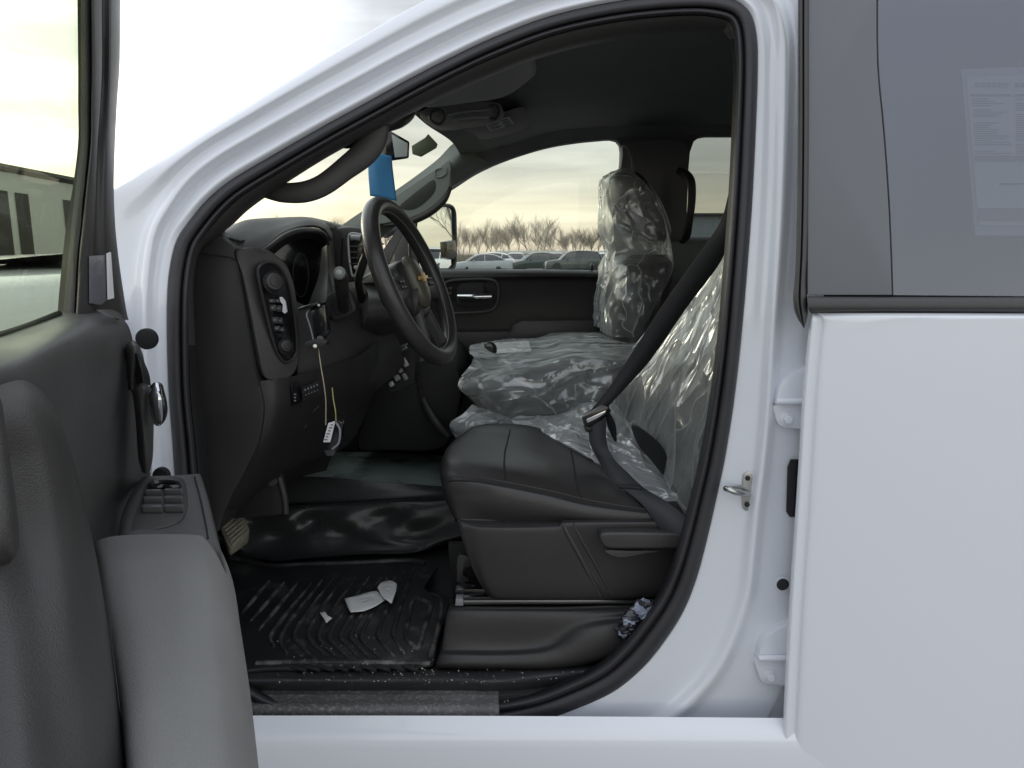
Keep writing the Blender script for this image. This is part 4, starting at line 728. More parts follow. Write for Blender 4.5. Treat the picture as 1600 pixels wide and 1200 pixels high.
# ================================================================ plastic covers (each a loose sheet of its own)
fs = []
for (y, x0, x1, hw) in ((524,945,1012,.27),(500,946,1024,.28),(470,949,1040,.28),(440,953,1056,.27),(415,956,1066,.25),(396,956,1068,.20),(380,952,1066,.19),(350,947,1058,.185),(318,947,1044,.18),(290,948,1026,.18),(272,950,1010,.16),(258,968,1000,.10),(253,980,992,.02)):
    c = P((x0+x1)/2, y, 2.46); hx = (P(x1, y, 2.46)-P(x0, y, 2.46))[0]/2
    fs.append([np.array([c[0]+hx*math.copysign(abs(math.cos(a))**.7, math.cos(a)), 2.67+hw*math.copysign(abs(math.sin(a))**.55, math.sin(a)), c[2]]) for a in np.linspace(0, 2*math.pi, 40, endpoint=False)])
def radial(amp, s, c, sd):
    def g_(p):
        d = np.array([p[0]-c[0], p[1]-c[1], 0]); d /= max(np.linalg.norm(d), 1e-6)
        return p + d*amp*(.8*noise.noise(Vector(p)*s*.7) + .7*fold(p, s, sd, (.45,0,-1)) + .5*fold(p, s*1.2, sd+5, (.2,.6,1)) + .25*fold(p, s*2.6, sd+8, (1,0,-.6)) - .55)
    return g_
cc = P(1005, 400, 2.67)
t1 = surf('plastic_seat_cover', fs, M['film'], None, nu=220, nv=200, cu=True, disp=radial(.020, 5, cc, 1), sharp=30)
tag(t1, 'clear plastic cover pulled over the passenger backrest and headrest, standing tallest beside the far window', 'plastic cover', 'clear plastic covers on the seats')
t2 = surf('plastic_seat_cover', [A3([(742,540,2.9),(800,529,2.9),(840,528,2.9),(866,519,2.9),(930,519,2.9),(1000,521,2.9),(1060,530,2.9)]), A3([(735,540,2.60),(765,538,2.60),(800,536,2.60),(850,534,2.60),(880,526,2.60),(1000,528,2.60),(1060,540,2.6)]), A3([(734,552,2.35),(765,556,2.35),(800,552,2.35),(850,550,2.35),(900,540,2.35),(1000,542,2.35),(1060,560,2.3)]),
     A3([(740,562,2.22),(765,572,2.20),(800,568,2.20),(850,563,2.20),(900,552,2.20),(1000,552,2.20),(1060,570,2.2)]), A3([(722,588,2.12),(750,590,2.10),(790,584,2.09),(850,577,2.09),(900,562,2.10),(1000,566,2.09),(1060,590,2.1)]),
     A3([(716,606,2.10),(750,606,2.08),(790,604,2.06),(850,610,2.06),(900,592,2.07),(1000,600,2.06),(1060,620,2.0)]), A3([(734,620,2.11),(752,622,2.09),(800,620,2.05),(850,624,2.05),(920,622,2.05),(1000,640,2.05),(1050,650,1.98)]),
     A3([(745,636,2.11),(760,640,2.09),(800,645,2.06),(850,650,2.06),(920,656,2.06),(980,668,2.04),(1030,680,2.0)]), A3([(742,652,2.11),(765,655,2.09),(800,660,2.07),(850,668,2.07),(920,680,2.07),(980,700,2.05),(1030,710,2.0)])], M['filmm'], None, nu=220, nv=150, disp=crumple(.017, 7, (0,-1,.35), 4, (1,0,.12), (.5,0,1)), sharp=30)
tag(t2, 'clear crumpled plastic cover spread over the middle seat with a paper form under it', 'plastic cover', 'clear plastic covers on the seats')
t3 = surf('plastic_seat_cover', [A3([(738,632,2.14),(760,640,2.12),(800,655,2.09),(812,668,2.05)]), A3([(722,648,2.13),(745,650,2.10),(780,660,2.07),(800,676,2.04)]), A3([(706,658,2.12),(728,664,2.08),(760,664,2.05),(790,672,2.04)]), A3([(703,668,2.11),(720,676,2.08),(745,672,2.04),(770,672,2.03)]), A3([(712,684,2.11),(728,682,2.08),(740,676,2.05),(760,672,2.03)])], M['filmw'], None, nu=90, nv=70, disp=crumple(.011, 10, (0,-1,.3), 9), sharp=30)
tag(t3, 'end of milky plastic sheet bunched up in front of the middle seat base', 'plastic sheet')
t4 = surf('plastic_sheet', [A3([(795,654,2.06),(830,650,2.06),(880,644,2.06),(915,630,2.05),(940,630,2.02),(985,640,2.0)]), A3([(806,664,1.97),(840,664,1.95),(880,660,1.94),(915,655,1.93),(960,655,1.92),(1000,680,1.90)]), A3([(838,680,1.91),(860,684,1.87),(890,682,1.86),(930,680,1.85),(980,690,1.84),(1020,710,1.80)]),
     A3([(880,698,1.86),(900,704,1.81),(920,706,1.79),(960,710,1.78),(1000,722,1.77),(1040,745,1.72)]), A3([(915,716,1.83),(935,724,1.77),(955,732,1.74),(985,740,1.72),(1020,752,1.70),(1050,770,1.66)]), A3([(950,738,1.76),(965,748,1.72),(985,760,1.69),(1010,768,1.66),(1040,780,1.62),(1075,795,1.56)]), A3([(975,756,1.72),(990,766,1.68),(1010,778,1.65),(1035,790,1.60),(1060,800,1.56),(1088,808,1.51)])], M['filmw'], None, nu=170, nv=150, disp=crumple(.011, 12, (0,-.4,1), 12, (1,-.8,-.4), (0,1,.3)), sharp=30)
tag(t4, 'milky plastic sheet lying rumpled across the rear of the driver seat cushion', 'plastic sheet')
def shift(r, dx, dy, ddY): return [P(*q) for q in r]
t5 = surf('plastic_seat_cover', [
   A3([(952,640,1.99),(966,648,1.94),(1000,690,1.81),(1036,745,1.64),(1060,790,1.52),(1086,812,1.462),(1125,815,1.45)]), A3([(968,590,1.99),(982,594,1.94),(1016,620,1.81),(1050,660,1.64),(1080,700,1.53),(1105,720,1.465),(1140,720,1.45)]),
   A3([(1002,530,1.99),(1020,532,1.94),(1052,545,1.81),(1084,565,1.64),(1108,590,1.54),(1130,600,1.48),(1165,600,1.45)]), A3([(1050,470,1.99),(1064,464,1.94),(1098,456,1.81),(1130,460,1.64),(1150,470,1.54),(1172,470,1.48),(1200,470,1.45)]),
   A3([(1094,412,1.98),(1106,402,1.93),(1134,380,1.81),(1168,362,1.66),(1190,355,1.56),(1212,350,1.51),(1240,345,1.50)])], M['film'], None, nu=200, nv=220, disp=crumple(.010, 5, (-.8,-.6,0), 21, (.55,-.2,1), (-.6,.3,1)), sharp=30)
tag(t5, 'clear plastic cover stretched over the driver backrest behind the seat belt', 'plastic cover', 'clear plastic covers on the seats')
# paper form, black fob on the middle seat
pf = prism('paper_form', [P(*q) for q in ((772,536,2.595),(826,533,2.595),(830,549,2.365),(773,553,2.365))], (0,-.001,.001), M['label'], None, bevel=0)
tag(pf, 'printed white paper form with faint red lettering on the middle seat', 'paper')
g = []; random.seed(3)
for r_ in range(5):
    for c_ in range(6):
        if random.random() < .75:
            x = 781+c_*8.2; y = 537+r_*3.2; Yq = 2.58-r_*.04
            g.append(prism_geo([P(x,y,Yq), P(x+random.uniform(3,7),y,Yq), P(x+6,y+1.1,Yq-.012), P(x,y+1.1,Yq-.012)], (0,0,.003)))
V, F = joing(g); mk('form_print', V, F, M['inkred'], pf, smooth=False)
fb = surf('key_fob', [A3([(757+dx*s, 543+dy*s, Y) for dx, dy in ((0,-4),(6,-9),(13,-8),(18,-2),(19,6),(16,9),(8,6),(2,1))]) for s, Y in ((1,2.31),(1.02,2.295),(.85,2.285),(.3,2.282))], M['gloss'], None, nu=30, nv=10, cu=True, caps=True)
tag(fb, 'glossy black rounded fob poking out of the plastic beside the paper form', 'key fob')
# ================================================================ seat belts
sb_ = strips('seat_belt', [A3([(1139,300,1.66),(1126,345,1.67),(1090,400,1.70),(1040,470,1.74),(985,555,1.77),(950,608,1.77),(921,643,1.76)]), A3([(1160,330,1.66),(1140,375,1.67),(1124,412,1.70),(1072,482,1.74),(1018,560,1.77),(985,598,1.77),(944,642,1.76)])], M['belt'], truck, n=60, solid=.0015, soff=0)
tag(sb_, 'black shoulder belt')
lt = prism('latch_plate', [P(*q) for q in ((908,650,1.745),(941,631,1.745),(951,634,1.745),(954,641,1.745),(950,648,1.745),(920,666,1.745),(912,664,1.745))], (0,-.014,0), M['gloss'], sb_, bevel=.003)
prism('latch_steel', [P(*q) for q in ((916,655,1.728),(946,641,1.728),(947,646,1.728),(918,661,1.728))], (0,-.002,0), M['chrome'], sb_, bevel=.0008)
prism('latch_foot', [P(*q) for q in ((911,664,1.74),(925,668,1.74),(922,674,1.74),(914,673,1.74))], (0,-.012,0), M['gloss'], sb_, bevel=.002)
strips('lap_belt', [A3([(920,662,1.735),(921,690,1.73),(934,718,1.72),(950,744,1.66),(972,762,1.58),(1005,790,1.50),(1040,838,1.452),(1074,872,1.44)]), A3([(947,653,1.735),(948,690,1.73),(958,715,1.70),(980,738,1.64),(1008,764,1.56),(1045,786,1.48),(1075,812,1.44),(1092,835,1.43)])], M['beltg'], sb_, n=80, solid=.0015, soff=0)
strips('belt_fold', [A3([(962,757,1.585),(980,756,1.575),(1000,759,1.565)]), A3([(968,763,1.575),(985,763,1.565),(1004,764,1.555)])], M['belt'], sb_, n=12, solid=.003)
strips('inner_belt_web', [A3([(946,646,1.76),(950,668,1.78),(960,690,1.80)]), A3([(953,644,1.76),(962,664,1.78),(964,690,1.80)])], M['belt'], sb_, n=20, solid=.002)
bc = prism('belt_buckle', [P(x, y, 1.62+(1045-x)/60*.16) for x, y in spl([(988,668),(996,667),(1020,683),(1036,700),(1044,722),(1042,742),(1036,742),(1016,718),(998,696)], 50, True)], (.0,.02,0), M['dark'], truck, bevel=.004)

# ================================================================ hanging diagnostic module, wires, scraps, bag, leaf
hd = empty('hanging_wire_module', P(514, 712, 1.40))
tag(hd, 'small black module with white label dangling on thin wires below the steering column', 'module')
def hp(x, y, d=0): return P(x, y, 1.46+d)
prism('module_case', [hp(506,662), hp(524,655), hp(536,660), hp(533,690), hp(524,707), hp(506,706), hp(503,690)], (0,.022,0), M['gloss'], hd, bevel=.003)
md = prism('module_label', [hp(513,661,-.002), hp(524,658,-.002), hp(516,691,-.002), hp(505,691,-.002)], (0,.001,0), M['label'], hd, bevel=0)
g = [box_geo(hp(518.5-k*1.9, 664+k*4.6, -.0026), (.0032 if k % 2 else .0022,.0003,.0011)) for k in range(6)]
V, F = joing(g); mk('label_print', V, F, M['ink'], md, smooth=False)
tube('module_rib', [hp(525,660,-.003), hp(531,672,-.003), hp(529,692,-.003), hp(519,702,-.003)], .0022, M['grey'], hd, n=24, sides=8)
prism('module_clip', [hp(506,704,-.002), hp(524,704,-.002), hp(521,713,-.002), hp(510,713,-.002)], (0,.014,0), M['plastic2'], hd, bevel=.002)
tube('wire', [hp(497,541,.03), hp(501,570,.01), hp(506,600), hp(509,625), hp(509,650), hp(509,664)], .0011, M['wire1'], hd, n=40, sides=6)
tube('wire', [hp(519,606,.03), hp(521,625,.01), hp(524,642), hp(525,658)], .0011, M['wire2'], hd, n=24, sides=6)
tube('wire', [hp(482,485,.03), hp(479,492,.02), hp(483,505,.02), hp(487,520,.02), hp(490,533,.02)], .0016, M['farg'], hd, n=30, sides=6)
br = empty('clamp_bracket', hp(492, 545, .03))
tag(br, 'black clamp bracket standing against the knee panel left of the gear shifter', 'bracket')
prism('bracket_plate', [hp(464,481,.02), hp(496,472,.02), hp(498,476,.02), hp(480,483,.02), hp(466,486,.02)], (0,.03,0), M['gloss'], br, bevel=.002)
prism('bracket_body', [hp(484,484,.035), hp(508,476,.035), hp(512,520,.035), hp(505,532,.035), hp(490,530,.035)], (0,.03,0), M['gloss'], br, bevel=.004)
cyl('bracket_bolt', hp(500,530,.015), hp(500,530,.04), .007, M['plastic2'], br, n=24)
prism('bracket_foot', [hp(474,537,.01), hp(492,530,.01), hp(512,532,.01), hp(508,540,.01), hp(492,546,.01), hp(478,544,.01)], (0,.03,0), M['plastic'], br, bevel=.003)
cyl('bracket_ring', hp(492,541,-.0), hp(492,541,.008), .0042, M['steel'], br, n=18)
cyl('bracket_stud', hp(498,477,.01), hp(498,477,.016), .0028, M['silver'], br, n=12)
# floor mat
fm_o = spl([(352,870),(420,884),(480,882),(560,880),(636,876),(668,880),(684,890),(664,925),(700,938),(698,960),(686,1000),(680,1030),(672,1043),(560,1047),(420,1050),(330,1052),(320,980)], 100, True)
fmt = prism('floor_mat', [PZ(x, y, ZM+.004) for x, y in fm_o], (0,0,.010), M['matrub'], None, bevel=.004)
tag(fmt, 'black ribbed rubber floor mat, dusty, filling the driver footwell', 'floor mat')
ribs = [[(537,901),(484,982),(487,1004),(515,1028)], [(556,902),(500,986),(505,1008),(530,1029)], [(578,900),(516,990),(525,1010),(547,1030)], [(596,902),(534,988),(542,1008),(562,1028)], [(619,900),(566,988),(572,1008),(594,1028)], [(607,901),(550,988),(558,1008),(578,1029)],
        [(647,886),(616,982),(618,1000),(632,1022)], [(632,892),(592,984),(598,1006),(616,1026)], [(503,907),(440,992),(448,1022)], [(520,904),(462,985),(466,1006),(490,1028)], [(486,912),(424,990),(428,1010)], [(464,912),(404,985)], [(444,910),(392,970)], [(420,908),(378,958)]]
for i, r_ in enumerate(ribs):
    tube('mat_rib', AZ([(x, y, ZM+.0145) for x, y in r_]), [.003,.006,.006,.003], M['matdust'], fmt, n=40, sides=8, lin=False)
tube('mat_rib', AZ([(x, y, ZM+.0145) for x, y in [(647,935),(660,938),(673,946),(662,986),(653,1014),(644,1008),(634,995),(638,970)]]), .006, M['matdust'], fmt, n=60, sides=8, closed=True)
tube('mat_rib', AZ([(x, y, ZM+.0145) for x, y in [(676,930),(690,940),(684,985),(672,1030)]]), .006, M['matdust'], fmt, n=40, sides=8)
tube('mat_edge', AZ([(x, y, ZM+.014) for x, y in [(400,1037),(480,1035),(600,1036),(672,1037)]]), .006, M['matdust'], fmt, n=40, sides=8)
tube('mat_edge', AZ([(x, y, ZM+.014) for x, y in [(360,872),(420,884),(480,882),(560,880),(636,877),(664,882)]]), .008, M['matrub'], fmt, n=60, sides=8)
for k in range(9):
    x = 455+k*22; tube('mat_rib', AZ([(x, 1041, ZM+.0135), (x+22, 1046.5, ZM+.0135)]), .0045, M['matrub'], fmt, n=8, sides=8)
fl.name = 'tunnel_carpet'
def scrap(name, pts, z, label, cat, nseed, m, bend=.006, thick=.0012):
    random.seed(nseed)
    # paper: subdivide the outline into a gently curled sheet
    o_ = spl([PZ(x, y, z) for x, y in pts], 40, True, lin=True); c = o_.mean(0)
    rws = [[c+(p-c)*s + np.array([0,0,bend*(.5+.9*noise.noise(Vector((p*s)*14+Vector((nseed,0,0)) if False else Vector((p[0]*s*14+nseed, p[1]*s*14, 0)))))]) for p in o_] for s in (1,.75,.5,.25,.02)]
    V, F = grid(rws, True); return tag(mk(name, V, F, m, None, solid=thick, soff=0, sharp=50), label, cat)
scrap('paper_scrap', [(538,936),(560,931),(588,926),(602,940),(588,948),(568,956),(548,960)], ZM+.026, 'long torn strip of white paper lying on the floor mat', 'paper scrap', 5, M['paper'])
scrap('paper_scrap', [(590,922),(596,914),(608,911),(620,916),(619,928),(612,944),(600,938),(594,930)], ZM+.034, 'folded over end of white paper on top of the long paper strip', 'paper scrap', 8, M['paper'], bend=.01)
scrap('paper_scrap', [(500,958),(508,956),(512,963),(519,967),(510,975),(505,966)], ZM+.022, 'tiny white scrap of paper on the mat left of the long strip', 'paper scrap', 2, M['paper'], bend=.004)
# crumbs and grit on the sill
random.seed(11); g = []
for k in range(330):
    x = random.triangular(400, 900, 620) if k % 3 else random.uniform(640, 1000); y = random.uniform(1046, 1098) if k % 4 else random.uniform(990, 1048); s = random.uniform(.0004, .0013)
    if y < 1046 and x > 680: continue
    if x > 880: y = min(y, 1050)
    q = PZ(x, y, ZM+(.017 if y < 1046 else .006)) if y < 1066 else P(x, y, np.interp(y, (1066,1092,1106), (1.455,1.40,1.362))-.001)
    rt = np.array(Matrix.Rotation(random.random()*6, 3, (random.random(), random.random(), random.random()))); g.append(box_geo(q, (s, s*random.uniform(.5,1.6), s*.6), rt))
V, F = joing(g); tag(mk('grit', V, F, mat('grit_crumbs', (.42,.40,.36), .9), None, smooth=False), 'pale grit and crumbs scattered over the sill and mat', 'grit', kind='stuff')
# crumpled black and white bag, leaf
rowsb = []
random.seed(6)
cb = P(1011, 980, 1.425)
bag = []
for j, fz in enumerate(np.linspace(-1, 1, 16)):
    r_ = math.sqrt(max(0, 1-fz*fz))
    bag.append([cb+np.array([.046*r_*math.cos(a)-.010*fz*0+.006*fz, .022*r_*math.sin(a), .052*fz]) for a in np.linspace(0, 2*math.pi, 24, endpoint=False)])
def cru(p):
    d = (p-cb); d /= max(np.linalg.norm(d), 1e-6); return p + d*(.018*rid(p, 30, 3)+.012*rid(p, 62, 6)+.004*rid(p, 130, 8)-.010)
bm_ = newmat('metallised_wrapper'); nn_, ll_ = bm_[1], bm_[2]; pb = nn_['Principled BSDF']; pb.inputs['Roughness'].default_value = .25; pb.inputs['Specular IOR Level'].default_value = .8
tcx = nn_.new('ShaderNodeTexCoord'); vx = nn_.new('ShaderNodeTexVoronoi'); vx.inputs['Scale'].default_value = 62; nzz = nn_.new('ShaderNodeTexNoise'); nzz.inputs['Scale'].default_value = 60; ll_.new(tcx.outputs['Object'], nzz.inputs[0]); vmm = nn_.new('ShaderNodeVectorMath'); vmm.operation = 'MULTIPLY_ADD'; ll_.new(nzz.outputs['Color'], vmm.inputs[0]); vmm.inputs[1].default_value = (.03,.03,.01); ll_.new(tcx.outputs['Object'], vmm.inputs[2]); ll_.new(vmm.outputs[0], vx.inputs['Vector'])
sx_ = nn_.new('ShaderNodeSeparateColor'); ll_.new(vx.outputs['Color'], sx_.inputs[0]); rx = nn_.new('ShaderNodeValToRGB'); rx.color_ramp.interpolation = 'CONSTANT'
rx.color_ramp.elements[0].color = (.012,.012,.02,1); rx.color_ramp.elements[1].position = .70; rx.color_ramp.elements[1].color = (.30,.33,.42,1); ll_.new(sx_.outputs[0], rx.inputs[0]); ll_.new(rx.outputs[0], pb.inputs['Base Color'])
tag(surf('crumpled_wrapper', bag, bm_[0], None, nu=64, nv=44, cu=True, disp=cru, smooth=False), 'crumpled shiny black and silver wrapper wedged at the rear end of the seat base', 'wrapper')
lf = surf('dry_leaf', [A3([(970,1026,1.425),(982,1030,1.42),(996,1024,1.42)]), A3([(974,1022,1.42),(985,1021,1.412),(1000,1014,1.418)]), A3([(980,1020,1.425),(988,1017,1.42),(998,1008,1.43)])], M['leaf'], None, nu=20, nv=14, disp=crumple(.004, 60, (0,-1,.5), 3), solid=.0006)
tag(lf, 'small orange brown dry leaf below the crumpled wrapper', 'leaf')
# ================================================================ open driver's door
def YD(x): return float(np.interp(x, [-300,-120,-60,0,50,90,130,170,200,225,245], [.34,.43,.48,.55,.62,.70,.80,.95,1.08,1.20,1.24]))
def D(x, y, k=1.0): return P(x, y, YD(x)*k)
def DL(l): return [D(*q) for q in l]
fdp = surf('front_door', [
  DL([(-160,570,1.38),(-40,533,1.38),(20,515,1.36),(60,502,1.34),(92,490,1.30),(130,486,1.2),(170,486,1.12),(192,498,1.05)]),
  DL([(-160,582,1.24),(-40,546,1.24),(20,529,1.24),(60,516,1.22),(95,503,1.18),(130,495,1.12),(174,495,1.06),(201,510,1.02)]),
  DL([(-160,610,1.0),(-40,580,1.0),(20,566,1.0),(60,548,1.0),(100,530,1.0),(140,517,1.0),(184,517,1.0),(208,534,1.0)]),
  DL([(-160,660,.97),(-40,630,.97),(20,608,.97),(62,590,.97),(105,570,.97),(150,553,.97),(190,554,.98),(213,566,1.0)]),
  DL([(-160,740,.99),(-40,720,.99),(30,700,.99),(80,670,.99),(120,650,1.0),(165,645,1.0),(205,650,1.01),(222,658,1.02)]),
  DL([(-160,820,1.02),(-40,800,1.02),(30,780,1.02),(95,760,1.03),(140,750,1.04),(180,750,1.04),(216,748,1.04),(235,742,1.04)]),
  DL([(-160,960,1.06),(-40,950,1.06),(40,930,1.06),(110,900,1.07),(150,890,1.07),(190,880,1.07),(220,870,1.07),(245,860,1.07)]),
  DL([(-160,1260,1.08),(-40,1260,1.08),(60,1260,1.08),(140,1260,1.08),(200,1260,1.08),(230,1260,1.08),(250,1260,1.08),(262,1260,1.08)])], M['doorp'], truck, nu=80, nv=90)
tag(fdp, 'driver door swung wide open, inner side showing')
surf('outer_skin', [[np.array((x, y, z)) for x, y in ((-.70,1.30),(-.62,1.0),(-.56,.75),(-.50,.50),(-.45,.25))] for z in (.50,.9,1.3,1.46)], M['white'], fdp, nu=20, nv=20, solid=.01)
fr_y = [-60, 0, 100, 160, 222, 290, 350, 400, 450, 488, 500]
def YW(x): return float(np.interp(x, [80,120,150,185,205], [.90,.93,.99,1.06,1.10]))
def colm(xs, k=0.): return [P(x, y, YW(x)+k) for x, y in zip(xs, fr_y)]
c0 = colm([121,121,122,122,122,114,104,98,93,90,89], .03)
c1 = colm([140,140,141,140,139,132,126,121,118,116,116], 0)
c1b = colm([142,142,143,142,141,134,128,123,120,118,118], .02)
c2 = colm([144,144,145,144,143,137,131,126,124,122,122], -.02)
c3 = colm([158,158,158,156,152,149,147,145,145,145,145], -.02)
c3b = colm([160,160,161,158,154,151,149,147,147,147,147], .01)
c4 = colm([174,173,172,170,167,165,165,169,177,186,189], -.01)
c5 = colm([187,186,185,181,178,176,178,183,190,197,200], .02)
c6 = colm([189,188,187,183,180,178,180,185,192,198,201], .07)
surf('window_frame', [c0, c1, c1b, c2, c3, c3b, c4, c5, c6], M['plastic2'], fdp, nu=60, nv=60, sharp=60)
def YG(x): return float(np.interp(x, [-300,-60,0,60,124], [.46,.64,.74,.85,.96]))
prism('door_window_glass', [P(x, y, YG(x)) for x, y in ((126,-80),(126,100),(126,222),(112,350),(100,470),(95,500),(50,514),(0,530),(-60,550),(-300,640),(-300,-160))], (.004,0.003,0), M['dglass'], fdp, bevel=0)
tube('window_sill_seal', [P(x, y, YG(x)-.005) for x, y in ((-160,572),(-40,536),(0,524),(45,509),(92,490))], .004, M['dark'], fdp, n=30, sides=8)
tube('window_header', [P(130,-60,.85), P(60,-130,.7), P(-60,-200,.6)], .02, M['plastic2'], fdp, n=10)
prism('frame_bracket', [P(x, y, YW(x)-.028) for x, y in ((139,400),(166,398),(169,450),(165,468),(154,477),(139,474))], (0,.006,0), mat('film_grey', (.22,.22,.25), .22, .3, bump=.4, bscale=60, bdist=.003), fdp, bevel=.001)
prism('frame_sticker', [P(x, y, YW(x)-.034) for x, y in ((166,396),(171,394),(176,466),(168,468))], (0,.004,0), M['label'], fdp, bevel=0)
surf('sail_corner', [[P(150,484,.90), P(175,484,.97), P(192,492,1.04)], [P(166,494,.92), P(184,498,.99), P(197,506,1.06)]], M['doorp'], fdp, nu=12, nv=8)
# pull handle pillar in the foreground
surf('pull_handle', [
  A3([(-100,640,.50),(-40,618,.50),(5,600,.52),(35,594,.535),(60,606,.56),(78,626,.64)]), A3([(-100,700,.48),(-40,680,.48),(12,650,.50),(55,640,.52),(88,658,.56),(101,676,.66)]),
  A3([(-90,760,.48),(-30,740,.48),(22,730,.50),(75,722,.52),(110,740,.57),(123,750,.68)]), A3([(-80,860,.46),(-20,850,.46),(38,848,.49),(96,845,.51),(134,850,.56),(148,858,.68)]),
  A3([(-60,960,.44),(0,960,.44),(58,960,.46),(112,960,.48),(154,962,.53),(167,965,.62)]), A3([(-40,1100,.40),(26,1100,.40),(82,1100,.42),(134,1100,.44),(174,1100,.47),(186,1100,.52)]), A3([(-20,1270,.35),(46,1270,.35),(102,1270,.37),(150,1270,.39),(192,1270,.42),(205,1270,.46)])], M['doorg'], fdp, nu=60, nv=60)
surf('pull_handle_grip', [A3([(-90,640,.47),(-40,630,.46),(-5,622,.465),(4,632,.50)]), A3([(-80,720,.45),(-30,720,.44),(8,722,.45),(17,726,.48)]), A3([(-70,800,.44),(-20,800,.43),(18,802,.44),(27,800,.48)]), A3([(-64,850,.45),(-14,856,.43),(20,862,.44),(30,850,.47)]), A3([(-60,880,.47),(-10,884,.46),(15,880,.465),(24,866,.48)])], M['doorg'], fdp, nu=40, nv=40)
# handle bezel and chrome handle, rubber bumpers on the door edge
surf('handle_bezel', [A3([(192,552,1.05),(199,536,1.03),(209,532,1.03),(219,543,1.10)]), A3([(196,562,1.04),(204,550,1.01),(214,549,1.01),(224,557,1.08)]), A3([(200,606,1.04),(206,610,1.02),(212,612,1.03),(232,602,1.12)]), A3([(206,614,1.03),(214,607,1.0),(227,605,1.0),(236,607,1.08)]), A3([(212,660,1.03),(222,658,1.0),(232,653,1.02),(240,650,1.10)]), A3([(216,716,1.05),(226,718,1.03),(234,716,1.04),(239,712,1.10)]), A3([(222,738,1.06),(228,740,1.05),(232,738,1.06),(235,734,1.10)])], M['doorp'], fdp, nu=30, nv=50)
surf('handle_pocket', [A3([(206,556,1.02),(214,552,1.005),(223,560,1.06)]), A3([(210,580,1.02),(222,576,1.0),(233,584,1.06)]), A3([(214,600,1.02),(226,599,1.0),(236,604,1.06)])], M['dark'], fdp, nu=16, nv=16)
surf('inner_handle', [A3([(238,606,1.0),(244,600,.99),(249,602,1.0),(251,608,1.02)]), A3([(236,618,.99),(246,618,.975),(253,622,.985),(256,628,1.01)]), A3([(238,634,.99),(247,636,.975),(254,640,.985),(257,642,1.01)]), A3([(241,650,1.0),(248,654,.985),(252,656,.99),(254,654,1.01)]), A3([(244,660,1.01),(247,662,1.0),(249,660,1.0),(250,658,1.01)])], M['chrome'], fdp, nu=30, nv=30, solid=.004)
a = P(227, 530, 1.20); b_ = np.array([0, .012, 0]); cyl('edge_bumper', a, a+b_, .0175, M['dark'], fdp, n=32, bevel=.003)
a = P(250, 744, 1.20); cyl('edge_bumper', a, a+b_, .014, M['dark'], fdp, n=28, bevel=.003)
# armrest: switch pod and padded elbow rest
ZA = 1.215
def ZP(x, y, dz=0): return PZ(x, y, ZA+dz)
dn = lambda p, d, dx=0: p + np.array([dx, 0, -d])
def arow(l, edge):
    e = ZP(*edge); return [ZP(*q) for q in l] + [e, dn(e, .03, .003), dn(e, .12, -.02)]
surf('armrest', [arow([(216,752,-.05),(228,744.5),(268,743),(302,741)], (313,742,-.002)), arow([(200,780,-.05),(212,772),(262,770),(310,768)], (321,768,-.002)), arow([(188,814,-.05),(198,808),(256,806),(318,804)], (330,804,-.002)),
     arow([(182,852,-.05),(192,848),(256,846),(328,844)], (340,845,-.002)), arow([(176,884,-.05),(186,880,-.01),(256,880,-.01),(336,880,-.01)], (349,880,-.006)), arow([(172,934,-.08),(182,930,-.04),(256,930,-.04),(340,930,-.04)], (360,930,-.028))], M['doorp'], fdp, nu=70, nv=40, sharp=60)
surf('armrest_front_face', [[ZP(228,744.5,-.001), ZP(268,743,-.001), ZP(302,741,-.001), ZP(313,742,-.003)], [dn(ZP(228,744.5), .12), dn(ZP(268,743), .12), dn(ZP(302,741), .12), dn(ZP(313,742), .12)]], M['doorp'], fdp, nu=20, nv=6)
tube('armrest_seam', [ZP(304,745,.0005), ZP(312,775,.0008), ZP(320,812,.0008), ZP(325,842,.0005)], .0013, M['stitch'], fdp, n=20, sides=6)
M['switch'] = mat('satin_switch', (.10,.10,.10), .28)
spd = prism('window_switch_plate', [ZP(x, y, .0) for x, y in spl([(229,757),(236,751),(262,748),(282,750),(290,758),(293,790),(285,814),(262,825),(222,832),(206,833),(206,824),(218,790)], 60, True)], (0,0,.004), M['plastic2'], fdp, bevel=.002)
for (x0, y0, x1, y1) in ((227,768,253,776),(257,767,285,775),(225,779,254,788),(257,778,286,787),(223,791,254,802),(257,791,287,801)):
    c = [ZP(x0,y0,.004), ZP(x1,y0,.004), ZP(x1,y1,.004), ZP(x0,y1,.004)]; up = np.array([0,0,.0085])
    mk('window_switch', c+[c[0]+up*.45, c[1]+up*.45, c[2]+up*1.1, c[3]+up*1.1], [(0,1,2,3),(4,5,6,7),(0,1,5,4),(1,2,6,5),(2,3,7,6),(3,0,4,7)], M['switch'], spd, bevel=.0025, seg=3)
tube('mirror_adjuster', [ZP(x, y, .007) for x, y in ((234,760),(246,762),(256,760),(266,762),(279,760),(274,755),(258,753),(240,755))], .0035, M['gloss'], spd, closed=True, n=50, sides=8)
def prow(l, e1, e2):
    a_ = ZP(*e1); b2_ = ZP(*e2); return [ZP(*q) for q in l] + [a_, b2_, dn(b2_, .05, .004), dn(b2_, .16, -.03)]
